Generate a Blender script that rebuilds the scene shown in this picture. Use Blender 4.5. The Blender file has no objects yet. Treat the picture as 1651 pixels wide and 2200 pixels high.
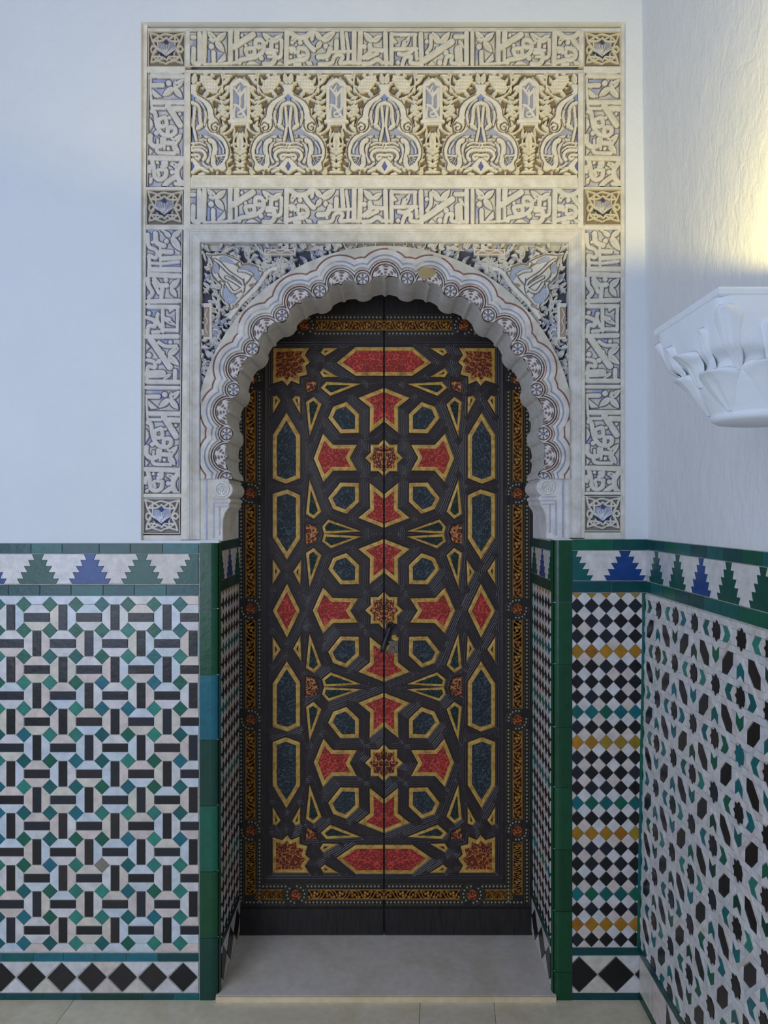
import bpy, bmesh, math, random
import numpy as np
from mathutils import Matrix, Vector

# ------------------------------------------------------------------ camera, light, exposure
S = 0.0014            # metres per photo pixel in the plane of the door wall
D = 2.31              # camera distance from that wall
EYE = 1.463
sc = bpy.context.scene
cam = bpy.data.cameras.new('camera'); cam.sensor_fit = 'HORIZONTAL'; cam.sensor_width = 36; cam.lens = 36
cam.clip_start = 0.05
co = bpy.data.objects.new('camera', cam); sc.collection.objects.link(co)
co.location = (0, -D, EYE); co.rotation_euler = (math.pi/2, 0, 0)
sc.camera = co
w = bpy.data.worlds.new('world'); sc.world = w; w.use_nodes = True
bg = w.node_tree.nodes['Background']; bg.inputs[0].default_value = (0.56, 0.69, 1.0, 1); bg.inputs[1].default_value = 0.36

def area(name, loc, target, size, sizey, power, col):
    l = bpy.data.lights.new(name, 'AREA'); l.shape = 'RECTANGLE'; l.size = size; l.size_y = sizey
    l.energy = power; l.color = col
    o = bpy.data.objects.new(name, l); sc.collection.objects.link(o); o.location = loc
    o.rotation_euler = (Vector(target)-Vector(loc)).to_track_quat('-Z', 'Y').to_euler()
    return o
area('courtyard_daylight', (-1.75, -2.9, 1.8), (-0.1, 0, 1.15), 1.5, 2.6, 50, (0.70, 0.81, 1.0))
sc.view_settings.view_transform = 'Standard'; sc.view_settings.look = 'None'
sc.view_settings.gamma = 1; sc.view_settings.use_curve_mapping = False
sc.view_settings.exposure = 0.0
try: sc.cycles.sample_clamp_indirect = 3.0
except Exception: pass

R = random.Random(7)
rng = np.random.default_rng(11)
PI = math.pi

def X(px): return (px-825.5)*S
def Z(py): return EYE+(1100-py)*S
YD = 0.32; SD = S*(D+YD)/D
def DX(px): return (px-825.5)*SD
def DZ(py): return EYE+(1100-py)*SD
def lin(c):
    c = c.lstrip('#'); v = [int(c[i:i+2], 16)/255 for i in (0, 2, 4)]
    return tuple(((x/12.92) if x <= .04045 else ((x+.055)/1.055)**2.4) for x in v)

# ------------------------------------------------------------------ materials
class NT:
    def __init__(s, name):
        s.m = bpy.data.materials.new(name); s.m.use_nodes = True; s.t = s.m.node_tree; s.n = s.t.nodes; s.l = s.t.links
        s.b = s.n['Principled BSDF']
    def node(s, t, **k):
        n = s.n.new(t)
        for a, v in k.items():
            if a in n.inputs.keys() if hasattr(n.inputs, 'keys') else False: n.inputs[a].default_value = v
            else: setattr(n, a, v)
        return n
    def link(s, a, b): s.l.new(a, b)
    def coord(s, kind='Object', scale=None):
        tc = s.node('ShaderNodeTexCoord'); out = tc.outputs[kind]
        if scale:
            mp = s.node('ShaderNodeMapping'); mp.inputs['Scale'].default_value = scale
            s.link(out, mp.inputs['Vector']); out = mp.outputs[0]
        return out
    def noise(s, scale, detail=4, rough=.55, vec=None, dist=0):
        n = s.node('ShaderNodeTexNoise'); n.inputs['Scale'].default_value = scale; n.inputs['Detail'].default_value = detail
        n.inputs['Roughness'].default_value = rough; n.inputs['Distortion'].default_value = dist
        if vec is not None: s.link(vec, n.inputs['Vector'])
        return n.outputs['Fac']
    def ramp(s, fac, stops):
        r = s.node('ShaderNodeValToRGB'); e = r.color_ramp.elements
        while len(e) < len(stops): e.new(.5)
        for i, (p, c) in enumerate(stops):
            e[i].position = p; e[i].color = (*c, 1) if len(c) == 3 else c
        s.link(fac, r.inputs[0]); return r.outputs[0]
    def mix(s, a, b, fac=.5, mode='MIX'):
        m = s.node('ShaderNodeMix', data_type='RGBA', blend_type=mode)
        if isinstance(fac, (int, float)): m.inputs[0].default_value = fac
        else: s.link(fac, m.inputs[0])
        for v, i in ((a, 6), (b, 7)):
            if isinstance(v, tuple): m.inputs[i].default_value = (*v[:3], 1)
            else: s.link(v, m.inputs[i])
        return m.outputs[2]
    def add(s, a, b, k=1.0):
        m = s.node('ShaderNodeMath', operation='MULTIPLY_ADD'); s.link(b, m.inputs[0]); m.inputs[1].default_value = k; s.link(a, m.inputs[2])
        return m.outputs[0]
    def bump(s, h, strength=.3, dist=.002, prev=None):
        b = s.node('ShaderNodeBump'); b.inputs['Strength'].default_value = strength; b.inputs['Distance'].default_value = dist
        s.link(h, b.inputs['Height'])
        if prev is not None: s.link(prev, b.inputs['Normal'])
        s.link(b.outputs[0], s.b.inputs['Normal']); return b.outputs[0]
    def fin(s, col=None, rough=.6, spec=.4, metal=0, coat=0):
        if col is not None:
            if isinstance(col, tuple): s.b.inputs['Base Color'].default_value = (*col[:3], 1)
            else: s.link(col, s.b.inputs['Base Color'])
        s.b.inputs['Roughness'].default_value = rough; s.b.inputs['Specular IOR Level'].default_value = spec
        s.b.inputs['Metallic'].default_value = metal; s.b.inputs['Coat Weight'].default_value = coat
        s.b.inputs['Coat Roughness'].default_value = .12
        return s.m
M = {}
def mk_plaster(name, c0, c1, rough_amt, stretch):
    t = NT(name); v = t.coord('Object'); vs = t.coord('Object', stretch)
    n1 = t.noise(2.2, 5, .6, v); n2 = t.noise(23, 7, .72, vs, .5); n3 = t.noise(260, 3, .6, v)
    col = t.ramp(n1, [(.3, c0), (.7, c1)])
    if rough_amt > .3:
        cv = t.node('ShaderNodeTexVoronoi', feature='DISTANCE_TO_EDGE'); cv.inputs['Scale'].default_value = 3.2
        wv = t.node('ShaderNodeVectorMath', operation='MULTIPLY_ADD'); wn = t.node('ShaderNodeTexNoise'); wn.inputs['Scale'].default_value = 5; t.link(v, wn.inputs['Vector']); t.link(wn.outputs['Color'], wv.inputs[0]); wv.inputs[1].default_value = (.2, .2, .2)
        cm = t.coord('Object', (1, 1.5, .4)); t.link(cm, wv.inputs[2]); t.link(wv.outputs[0], cv.inputs['Vector'])
        ck = t.ramp(cv.outputs['Distance'], [(.0, (0, 0, 0)), (.012, (1, 1, 1))])
        n2 = t.add(n2, ck, .12)
    b = t.bump(n1, .25, .05); b = t.bump(n2, rough_amt, .012, b); t.bump(n3, .22, .0016, b)
    return t.fin(col, .85, .15)
M['plaster'] = mk_plaster('limewashed plaster', (.74, .77, .80), (.80, .82, .85), .2, (1, 1, 1))
M['plaster_rough'] = mk_plaster('brushed limewash', (.76, .78, .79), (.82, .83, .84), .42, (1, 1.3, .7))
def mk_paint(name, rough=.85, nb=.35):
    t = NT(name); a = t.node('ShaderNodeAttribute', attribute_name='paint'); oi = t.node('ShaderNodeObjectInfo')
    v = t.coord('Object'); n = t.noise(34, 5, .6, v); n2 = t.noise(420, 3, .6, v)
    c = t.mix(a.outputs['Color'], oi.outputs['Color'], 1.0, 'MULTIPLY')
    c = t.mix(c, t.ramp(n, [(.25, (.80, .78, .74)), (.7, (1, 1, 1))]), 1.0, 'MULTIPLY')
    b = t.bump(n, .2, .004); t.bump(n2, nb, .0009, b)
    return t.fin(c, rough, .15)
M['stucco'] = mk_paint('painted carved stucco')
t = NT('stucco plain'); v = t.coord('Object'); n = t.noise(22, 6, .65, v); n2 = t.noise(300, 3, .6, v)
oi = t.node('ShaderNodeObjectInfo')
c = t.mix(oi.outputs['Color'], t.ramp(n, [(.28, (.74, .70, .64)), (.62, (1, 1, 1))]), 1.0, 'MULTIPLY')
b = t.bump(n, .35, .006); t.bump(n2, .3, .001, b); M['stucco_plain'] = t.fin(c, .88, .12)
t = NT('glazed tile'); v = t.coord('Object'); oi = t.node('ShaderNodeObjectInfo')
ad = t.node('ShaderNodeVectorMath', operation='MULTIPLY_ADD'); t.link(oi.outputs['Location'], ad.inputs[0]); ad.inputs[1].default_value = (3.1, 3.3, 2.9); t.link(v, ad.inputs[2])
n = t.noise(38, 4, .6, ad.outputs[0]); n2 = t.noise(300, 2, .6, ad.outputs[0])
c = t.mix(oi.outputs['Color'], t.ramp(n, [(.3, (.78, .80, .80)), (.7, (1.1, 1.08, 1.08))]), 1.0, 'MULTIPLY')
pit = t.ramp(n2, [(.70, (1, 1, 1)), (.76, (.72, .68, .62))]); c = t.mix(c, pit, 1.0, 'MULTIPLY')
t.bump(n, .22, .004); M['glaze'] = t.fin(c, .28, .45)
t = NT('lime grout'); v = t.coord('Object'); n = t.noise(60, 4, .6, v)
M['grout'] = t.fin(t.ramp(n, [(.3, (.42, .40, .36)), (.7, (.62, .60, .55))]), .9, .1)
t = NT('dark walnut'); v = t.coord('Object', (1, .12, 1)); n = t.noise(120, 5, .6, v)
t.bump(n, .25, .0008); M['wood'] = t.fin(t.ramp(n, [(.3, lin('#211c1c')), (.7, lin('#332c2b'))]), .42, .4)
t = NT('strapwork wood'); v = t.coord('Object'); n = t.noise(200, 4, .6, v); n1 = t.noise(9, 3, .5, v)
t.bump(n, .15, .0006); c = t.mix(t.ramp(n, [(.3, lin('#261f1f')), (.7, lin('#3a3030'))]), t.ramp(n1, [(.35, (.8, .8, .85)), (.7, (1.15, 1.05, 1.0))]), 1.0, 'MULTIPLY')
M['strap'] = t.fin(c, .36, .5)
t = NT('gilded moulding'); v = t.coord('Object'); n = t.noise(55, 5, .65, v); n2 = t.noise(420, 3, .6, v)
t.bump(n2, .3, .0008); M['gold'] = t.fin(t.ramp(n, [(.28, lin('#87622a')), (.5, lin('#c69a48')), (.75, lin('#dcb762'))]), .42, .5, .1)
def mk_inlay(name, c0, c1, c2, sc_=1.0):
    t = NT(name); v = t.coord('Object'); wn = t.node('ShaderNodeTexNoise'); wn.inputs['Scale'].default_value = 45*sc_
    t.link(v, wn.inputs['Vector'])
    sub = t.node('ShaderNodeVectorMath', operation='SUBTRACT'); t.link(wn.outputs['Color'], sub.inputs[0]); sub.inputs[1].default_value = (.5, .5, .5)
    scl = t.node('ShaderNodeVectorMath', operation='MULTIPLY_ADD'); t.link(sub.outputs[0], scl.inputs[0]); scl.inputs[1].default_value = (.012/sc_, .012/sc_, 0); t.link(v, scl.inputs[2])
    vo = t.node('ShaderNodeTexVoronoi', feature='SMOOTH_F1'); vo.inputs['Scale'].default_value = 95*sc_; t.link(scl.outputs[0], vo.inputs['Vector'])
    si = t.node('ShaderNodeMath', operation='SINE'); mu = t.node('ShaderNodeMath', operation='MULTIPLY'); t.link(vo.outputs['Distance'], mu.inputs[0]); mu.inputs[1].default_value = 17; t.link(mu.outputs[0], si.inputs[0])
    n1 = t.noise(14, 3, .6, v)
    c = t.ramp(si.outputs[0], [(.0, c0), (.55, c1), (1.0, c2)])
    c = t.mix(c, t.ramp(n1, [(.3, (.72, .72, .74)), (.7, (1.2, 1.15, 1.15))]), 1.0, 'MULTIPLY')
    t.bump(si.outputs[0], .55, .0016); return t.fin(c, .5, .35)
M['red'] = mk_inlay('red arabesque inlay', lin('#8e2a22'), lin('#ba372c'), lin('#c84c40'))
M['blue'] = mk_inlay('blue arabesque inlay', lin('#232c31'), lin('#2e393f'), lin('#434f56'))
M['green'] = mk_inlay('green inlay', lin('#14221f'), lin('#1c2f2b'), lin('#2c443e'), 1.4)
M['brown'] = mk_inlay('carved red and gold', lin('#6a2a14'), lin('#9a4a22'), lin('#bd7c3c'), .8)
M['carved'] = mk_inlay('carved gold knot', lin('#5a2014'), lin('#a4552c'), lin('#c9904c'), .9)
M['gold_dark'] = NT('worn gilt fillet').fin(lin('#5a4a30'), .45, .4, .1)
M['bead'] = NT('bone bead').fin(lin('#8f9080'), .4, .5)
M['scroll'] = mk_paint('gilded scroll border', .5, .2)
t = NT('iron'); v = t.coord('Object'); n = t.noise(160, 4, .6, v); t.bump(n, .3, .0006); M['iron'] = t.fin(t.ramp(n, [(.3, lin('#2b2a30')), (.7, lin('#4b4850'))]), .5, .5, .6)
t = NT('lock plate'); v = t.coord('Object'); n = t.noise(220, 4, .6, v); t.bump(n, .4, .0006); M['plate'] = t.fin(t.ramp(n, [(.3, lin('#4f4a42')), (.7, lin('#857a6c'))]), .5, .5, .4)
t = NT('cream marble'); v = t.coord('Object'); n = t.noise(3.0, 6, .6, v, 1.2); n2 = t.noise(40, 5, .6, v); oi = t.node('ShaderNodeObjectInfo')
c = t.mix(t.ramp(n, [(.3, lin('#d4c6ac')), (.55, lin('#e6dccb')), (.75, lin('#d8cec0'))]), oi.outputs['Color'], 1.0, 'MULTIPLY')
c = t.mix(c, t.ramp(n2, [(.3, (.9, .9, .9)), (.7, (1.05, 1.05, 1.05))]), 1.0, 'MULTIPLY')
M['marble'] = t.fin(c, .38, .4)
M['black'] = NT('dark void').fin((.01, .01, .01), .8, .1)

# ------------------------------------------------------------------ object helpers
C = sc.collection
def obj(name, me, parent=None, mat=None, color=None, loc=None, kind=None, label=None, cat=None, group=None):
    o = bpy.data.objects.new(name, me); C.objects.link(o)
    if parent is not None: o.parent = parent
    if loc is not None: o.location = loc
    if mat is not None and me is not None and hasattr(me, 'materials') and len(me.materials) == 0: me.materials.append(M[mat])
    if color is not None: o.color = (*color, 1)
    for k, v_ in (('kind', kind), ('label', label), ('category', cat), ('group', group)):
        if v_: o[k] = v_
    return o
def mesh(name, verts, faces, smooth=False):
    me = bpy.data.meshes.new(name); me.from_pydata([tuple(v) for v in verts], [], faces); me.update()
    if smooth: me.polygons.foreach_set('use_smooth', [True]*len(me.polygons))
    return me
def bm_mesh(name, bm, smooth=False):
    bmesh.ops.recalc_face_normals(bm, faces=bm.faces)
    me = bpy.data.meshes.new(name); bm.to_mesh(me); bm.free()
    if smooth: me.polygons.foreach_set('use_smooth', [True]*len(me.polygons))
    return me
def box_bm(bm, x0, x1, y0, y1, z0, z1):
    vs = [bm.verts.new((x, y, z)) for x in (x0, x1) for y in (y0, y1) for z in (z0, z1)]
    for f in ((0, 1, 3, 2), (4, 6, 7, 5), (0, 4, 5, 1), (2, 3, 7, 6), (0, 2, 6, 4), (1, 5, 7, 3)): bm.faces.new([vs[i] for i in f])
def area2(p): return sum(p[i][0]*p[(i+1) % len(p)][1]-p[(i+1) % len(p)][0]*p[i][1] for i in range(len(p)))/2
def ccw(p): return list(p) if area2(p) > 0 else list(reversed(p))
def clean(p, e=1e-6):
    q = []
    for a in p:
        if not q or (abs(a[0]-q[-1][0])+abs(a[1]-q[-1][1])) > e: q.append(a)
    while len(q) > 1 and (abs(q[0][0]-q[-1][0])+abs(q[0][1]-q[-1][1])) <= e: q.pop()
    return q
def inset(p, d):
    """p counter-clockwise; moves every edge inward by d"""
    n = len(p); out = []
    for i in range(n):
        a, b_, c_ = Vector(p[i-1]), Vector(p[i]), Vector(p[(i+1) % n])
        e1 = (b_-a); e2 = (c_-b_)
        if e1.length < 1e-9 or e2.length < 1e-9: out.append(tuple(b_)); continue
        e1.normalize(); e2.normalize()
        n1 = Vector((-e1.y, e1.x)); n2 = Vector((-e2.y, e2.x)); m = n1+n2
        if m.length < 1e-6: out.append(tuple(b_+n1*d)); continue
        m.normalize(); k = max(m.dot(n1), .3)
        out.append(tuple(b_+m*(d/k)))
    return out
def clip(p, x0=-1e9, x1=1e9, y0=-1e9, y1=1e9):
    for ax, v_, sg in ((0, x0, 1), (0, x1, -1), (1, y0, 1), (1, y1, -1)):
        out = []
        for i in range(len(p)):
            a, b_ = p[i-1], p[i]; da = (a[ax]-v_)*sg; db = (b_[ax]-v_)*sg
            if (da >= 0) != (db >= 0):
                t_ = da/(da-db); out.append((a[0]+(b_[0]-a[0])*t_, a[1]+(b_[1]-a[1])*t_))
            if db >= 0: out.append(b_)
        p = out
        if len(p) < 3: return []
    return clean(p)
_pc = {}
def prism_mesh(p, h0, h1, bev, name='tile'):
    key = (name, round(h0, 5), round(h1, 5), bev, tuple((round(a, 5), round(b_, 5)) for a, b_ in p))
    if key in _pc: return _pc[key]
    n = len(p); top = inset(p, bev) if bev else p
    vs = [(a, b_, h0) for a, b_ in p]+[(a, b_, h1-bev*.6) for a, b_ in p]+[(a, b_, h1) for a, b_ in top]
    fs = [tuple(range(2*n, 3*n))]
    for k in (0, 1):
        for i in range(n):
            j = (i+1) % n; fs.append((k*n+i, k*n+j, (k+1)*n+j, (k+1)*n+i))
    _pc[key] = mesh(name, vs, fs); return _pc[key]
def tile(parent, name, poly, color, h0=0.0, h1=.006, bev=.0006, gap=.0006, mat='glaze', jit=.05, label=None):
    """poly in the panel's own metres"""
    p = clean(poly, 1e-4)
    if len(p) < 3 or abs(area2(p)) < 6e-6: return None
    p = inset(ccw(p), gap)
    cx = sum(a for a, _ in p)/len(p); cy = sum(b_ for _, b_ in p)/len(p)
    me = prism_mesh([(a-cx, b_-cy) for a, b_ in p], h0, h1, bev, name)
    f = 1+R.uniform(-jit, jit)
    o = obj(name, me, parent, mat, tuple(max(0, c_*f*(1+R.uniform(-jit, jit)*.4)) for c_ in color), (cx, cy, R.uniform(-.0004, .0004)))
    if label: o['label'] = label
    return o
def pts(l): return [(X(a), Z(b_)) for a, b_ in l]
RX = (PI/2, 0, 0)

# ------------------------------------------------------------------ carved relief (height field drawn with strokes)
def catmull(p, n=6):
    if len(p) < 3: return [tuple(map(float, q)) for q in p]
    q = [p[0]]+list(p)+[p[-1]]; out = []
    for i in range(1, len(q)-2):
        a, b_, c_, d_ = (np.array(q[j], float) for j in (i-1, i, i+1, i+2))
        for k in range(n):
            u = k/n; out.append(tuple(.5*((2*b_)+(c_-a)*u+(2*a-5*b_+4*c_-d_)*u*u+(3*b_-a-3*c_+d_)*u**3)))
    out.append(tuple(map(float, p[-1]))); return out
def sstep(x): x = np.clip(x, 0, 1); return x*x*(3-2*x)
class Field:
    """px units; y grows downward like the photo; H in mm"""
    def __init__(s, x0, y0, x1, y1, res, base, ground, top):
        s.x0, s.y0, s.res = x0, y0, res
        s.nx = int(round((x1-x0)/res))+1; s.ny = int(round((y1-y0)/res))+1
        s.x = x0+np.arange(s.nx)*res; s.y = y0+np.arange(s.ny)*res
        s.H = np.full((s.ny, s.nx), float(base)); s.C = np.empty((s.ny, s.nx, 3)); s.C[:] = ground
        s.top = np.array(top); s.mask = np.zeros((s.ny, s.nx), int)
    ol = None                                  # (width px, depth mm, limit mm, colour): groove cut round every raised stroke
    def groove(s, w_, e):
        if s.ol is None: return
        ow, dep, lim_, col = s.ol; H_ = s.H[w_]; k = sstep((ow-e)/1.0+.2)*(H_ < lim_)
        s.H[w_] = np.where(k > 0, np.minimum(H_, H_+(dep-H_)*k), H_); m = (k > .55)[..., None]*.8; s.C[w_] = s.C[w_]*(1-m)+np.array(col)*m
    def win(s, p, pad):
        a = np.array(p)
        i0 = max(0, int((a[:, 0].min()-pad-s.x0)/s.res)); i1 = min(s.nx, int((a[:, 0].max()+pad-s.x0)/s.res)+2)
        j0 = max(0, int((a[:, 1].min()-pad-s.y0)/s.res)); j1 = min(s.ny, int((a[:, 1].max()+pad-s.y0)/s.res)+2)
        if i1 <= i0 or j1 <= j0: return None
        return slice(j0, j1), slice(i0, i1)
    def xy(s, w_): return s.x[None, w_[1]], s.y[w_[0], None]
    def segd(s, p, w_, closed=False):
        x, y = s.xy(w_); d = np.full((y.shape[0], x.shape[1]), 1e9)
        q = list(p)+([p[0]] if closed else [])
        for a, b_ in zip(q[:-1], q[1:]):
            dx, dy = b_[0]-a[0], b_[1]-a[1]; L = dx*dx+dy*dy or 1e-9
            t_ = np.clip(((x-a[0])*dx+(y-a[1])*dy)/L, 0, 1)
            d = np.minimum(d, (x-a[0]-t_*dx)**2+(y-a[1]-t_*dy)**2)
        return np.sqrt(d)
    def put(s, w_, cov, h, col, mode, mask=None):
        Hs = s.H[w_]; Cs = s.C[w_]
        if mode == 'max': new = np.maximum(Hs, Hs+(h-Hs)*cov)
        elif mode == 'min': new = np.minimum(Hs, Hs+(h-Hs)*cov)
        elif mode == 'add': new = Hs+h*cov
        else: new = Hs+(h-Hs)*cov
        s.H[w_] = new
        if col is not None:
            k = np.where(cov > .45, 1.0, 0.0)[..., None] if mode != 'add' else (cov > .55)[..., None]*1.0
            s.C[w_] = Cs*(1-k)+np.array(col)*k
        if mask is not None:
            m = s.mask[w_]; m[cov > .3] = mask; s.mask[w_] = m
    def stroke(s, p, wd, h, col='top', mode='max', soft=1.6, smooth=True, round_=0.0, mask=None):
        if smooth: p = catmull(p)
        w_ = s.win(p, wd/2+soft+4)
        if w_ is None: return
        d = s.segd(p, w_); cov = sstep((wd/2-d)/soft+.5)
        if mode == 'max': s.groove(w_, d-wd/2)
        if round_: h = h-round_*np.clip(d/(wd/2), 0, 1)**2
        s.put(w_, cov, h, s.top if isinstance(col, str) else col, mode, mask)
    def dot(s, c_, wd, h, col='top', mode='max', soft=1.5): s.stroke([c_, (c_[0]+.01, c_[1])], wd, h, col, mode, soft, False, .8 if mode == 'max' else 0)
    def inside(s, p, w_):
        x, y = s.xy(w_); ins = np.zeros((y.shape[0], x.shape[1]), bool)
        for i in range(len(p)):
            (x1, y1), (x2, y2) = p[i-1], p[i]
            if y1 == y2: continue
            c_ = ((y1 > y) != (y2 > y)) & (x < (x2-x1)*(y-y1)/(y2-y1)+x1); ins ^= c_
        return ins
    def poly(s, p, h, col='top', mode='max', soft=1.6, smooth=False, mask=None):
        if smooth: p = catmull(list(p)+[p[0]])
        w_ = s.win(p, soft+4)
        if w_ is None: return
        d = s.segd(p, w_, True); sd = np.where(s.inside(p, w_), d, -d); cov = sstep(sd/soft+.5)
        if mode == 'max': s.groove(w_, -sd)
        s.put(w_, cov, h, s.top if isinstance(col, str) else col, mode, mask)
    def leaf(s, a, b_, wd, h, col='top', slit=2.0, soft=1.2):
        w_ = s.win([a, b_], wd)
        if w_ is None: return
        x, y = s.xy(w_); dx, dy = b_[0]-a[0], b_[1]-a[1]; L = math.hypot(dx, dy) or 1
        t_ = ((x-a[0])*dx+(y-a[1])*dy)/L/L; q = np.abs((x-a[0])*dy-(y-a[1])*dx)/L
        wl = wd/2*np.sin(PI*np.clip(t_, 0, 1)**.8)**.75
        cov = sstep((wl-q)/soft+.3)*((t_ > 0) & (t_ < 1))
        if s.ol is not None: s.groove(w_, np.where((t_ > -.05) & (t_ < 1.05), q-wl, 9))
        s.put(w_, cov, h, s.top if isinstance(col, str) else col, 'max')
        if slit:
            s.stroke([(a[0]+dx*.3, a[1]+dy*.3), (a[0]+dx*.75, a[1]+dy*.75)], wd*.2, h-slit, None, 'min', 1.2, False)
    def mesh(s, name, ox, oy, hz=.001, sx=S, sy=S, sel=None, rot=False):
        """ox, oy: px point that becomes the local origin"""
        j, i = np.meshgrid(np.arange(s.ny), np.arange(s.nx), indexing='ij')
        if rot: vx = (oy-s.y[j])*sx; vy = -(s.x[i]-ox)*sy       # strip turned clockwise: along -> down, up -> right
        else: vx = (s.x[i]-ox)*sx; vy = (oy-s.y[j])*sy
        co_ = np.stack([vx, vy, s.H*hz], -1).reshape(-1, 3)
        idx = (j*s.nx+i)
        q = np.stack([idx[1:, :-1], idx[1:, 1:], idx[:-1, 1:], idx[:-1, :-1]], -1)
        q = q[sel] if sel is not None else q.reshape(-1, 4)
        return grid_mesh(name, co_, q, s.C.reshape(-1, 3))
def grid_mesh(name, co_, q, col=None, smooth=True):
    used = np.unique(q); remap = np.full(len(co_), -1); remap[used] = np.arange(len(used)); q = remap[q]; co_ = co_[used]
    me = bpy.data.meshes.new(name); me.vertices.add(len(co_)); me.vertices.foreach_set('co', co_.astype(np.float32).ravel())
    me.loops.add(q.size); me.loops.foreach_set('vertex_index', q.astype(np.int32).ravel())
    me.polygons.add(len(q)); me.polygons.foreach_set('loop_start', np.arange(0, q.size, 4, dtype=np.int32))
    me.polygons.foreach_set('loop_total', np.full(len(q), 4, dtype=np.int32))
    me.polygons.foreach_set('use_smooth', np.full(len(q), smooth))
    me.update(calc_edges=True)
    if col is not None:
        a = me.color_attributes.new('paint', 'FLOAT_COLOR', 'POINT'); col = col[used]
        a.data.foreach_set('color', np.concatenate([col, np.ones((len(col), 1))], 1).astype(np.float32).ravel())
    return me
def patch(shape, n, seed):
    ny, nx = shape; ma, mb = (max(3, int(n*min(1, ny/nx))), max(3, int(n*min(1, nx/ny))))
    g = np.random.default_rng(seed).random((ma, mb))
    yy = np.linspace(0, ma-1.001, ny); xx = np.linspace(0, mb-1.001, nx); j = yy.astype(int); i = xx.astype(int)
    fy = sstep(yy-j)[:, None]; fx = sstep(xx-i)[None]
    return (g[j][:, i]*(1-fy)*(1-fx)+g[j+1][:, i]*fy*(1-fx)+g[j][:, i+1]*(1-fy)*fx+g[j+1][:, i+1]*fy*fx)

# ================================================================== SETTING
CREAM = (.76, .73, .65); BLUEG = (.36, .40, .60); BLUE = (.16, .22, .50); REDP = (.34, .13, .12)
XL, XR, YT, YB = 303, 1345, 48, 1158
JL, JR = X(470), X(1190)
bm = bmesh.new(); TOP = 3.7
box_bm(bm, -1.75, X(XL), 0, .5, -.02, TOP); box_bm(bm, X(XR), .83, 0, .5, -.02, TOP)
box_bm(bm, X(XL), X(XR), 0, .5, Z(YT), TOP)
box_bm(bm, X(XL), JL, .0, .5, -.02, Z(YB+3)); box_bm(bm, JR, X(XR), .0, .5, -.02, Z(YB))
box_bm(bm, X(XL), JL, .052, .5, Z(YB+3), Z(YT)); box_bm(bm, JR, X(XR), .052, .5, Z(YB), Z(YT))
box_bm(bm, JL, JR, .06, .5, Z(560), Z(YT)); box_bm(bm, JL-.1, JR+.1, .40, .5, -.02, Z(540))  # unseen box behind the door leaves, added to stop light leaking through the seam
wall = obj('wall_back', bm_mesh('wall_back', bm), None, 'plaster', kind='structure', label='white plastered wall around the door with a zellige tile dado', cat='wall')

# right wall: leans slightly, built as a strip of vertical profile
prof = [(-.02, .771), (.6, .780), (1.38, .792), (1.9, .790), (2.3, .785), (2.7, .778), (TOP, .772)]
vs, fs = [], []
ys = [.5, 0.0, -.4, -.9, -1.5, -2.2]
for y in ys:
    for z, x in prof: vs.append((x, y, z))
    vs.append((1.0, y, TOP)); vs.append((1.0, y, -.02))
n = len(prof)+2
for k in range(len(ys)-1):
    for i in range(n): j = (i+1) % n; fs.append((k*n+i, k*n+j, (k+1)*n+j, (k+1)*n+i))
fs += [tuple(range(n)), tuple(range((len(ys)-1)*n, len(ys)*n))]
bm = bmesh.new(); bv = [bm.verts.new(v_) for v_ in vs]
for f in fs: bm.faces.new([bv[i] for i in f])
wallr = obj('wall_right', bm_mesh('wall_right', bm), None, 'plaster_rough', kind='structure', label='rough limewashed side wall with star pattern tile dado beside the door', cat='wall')

# floor of slabs
bm = bmesh.new(); box_bm(bm, -1.9, .9, -2.6, .5, -.06, -.004)
floor = obj('floor', bm_mesh('floor', bm), None, 'grout', kind='structure', label='worn cream and grey marble slab floor', cat='floor')
cuts = [-1.9, -.93, .11, .33, .9]
for r, (y0, y1) in enumerate(((-.62, .0), (-1.24, -.62), (-1.86, -1.24), (-2.5, -1.86))):
    for i in range(4):
        x0, x1 = cuts[i], cuts[i+1]
        if r % 2: x0 -= .3 if i else 0; x1 -= .3 if i < 3 else 0
        sl = .05 if r == 0 else 0
        p = [(x0-sl*(i > 0), y0), (x1-sl*(i < 3), y0), (x1, y1), (x0, y1)]
        tile(floor, 'slab', p, (1.02, .97, .88), -.03, 0, .0012, .0008, 'marble', .07)
bm = bmesh.new(); box_bm(bm, JL-.006, JR+.006, -.012, .5, -.02, .0155)
bmesh.ops.bevel(bm, geom=[e for e in bm.edges if all(v_.co.y < 0 and v_.co.z > 0 for v_ in e.verts)], offset=.004, segments=2, affect='EDGES')
th = obj('trim_1', bm_mesh('threshold', bm), None, 'marble', (.92, .92, .97), kind='structure', label='pale marble threshold slab in the doorway', cat='threshold')

bm = bmesh.new(); box_bm(bm, JL-.004, JR+.004, -.017, -.0122, -.002, .0150); obj('nosing', bm_mesh('nosing', bm), th, 'marble', (1.05, .93, .72))
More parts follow.
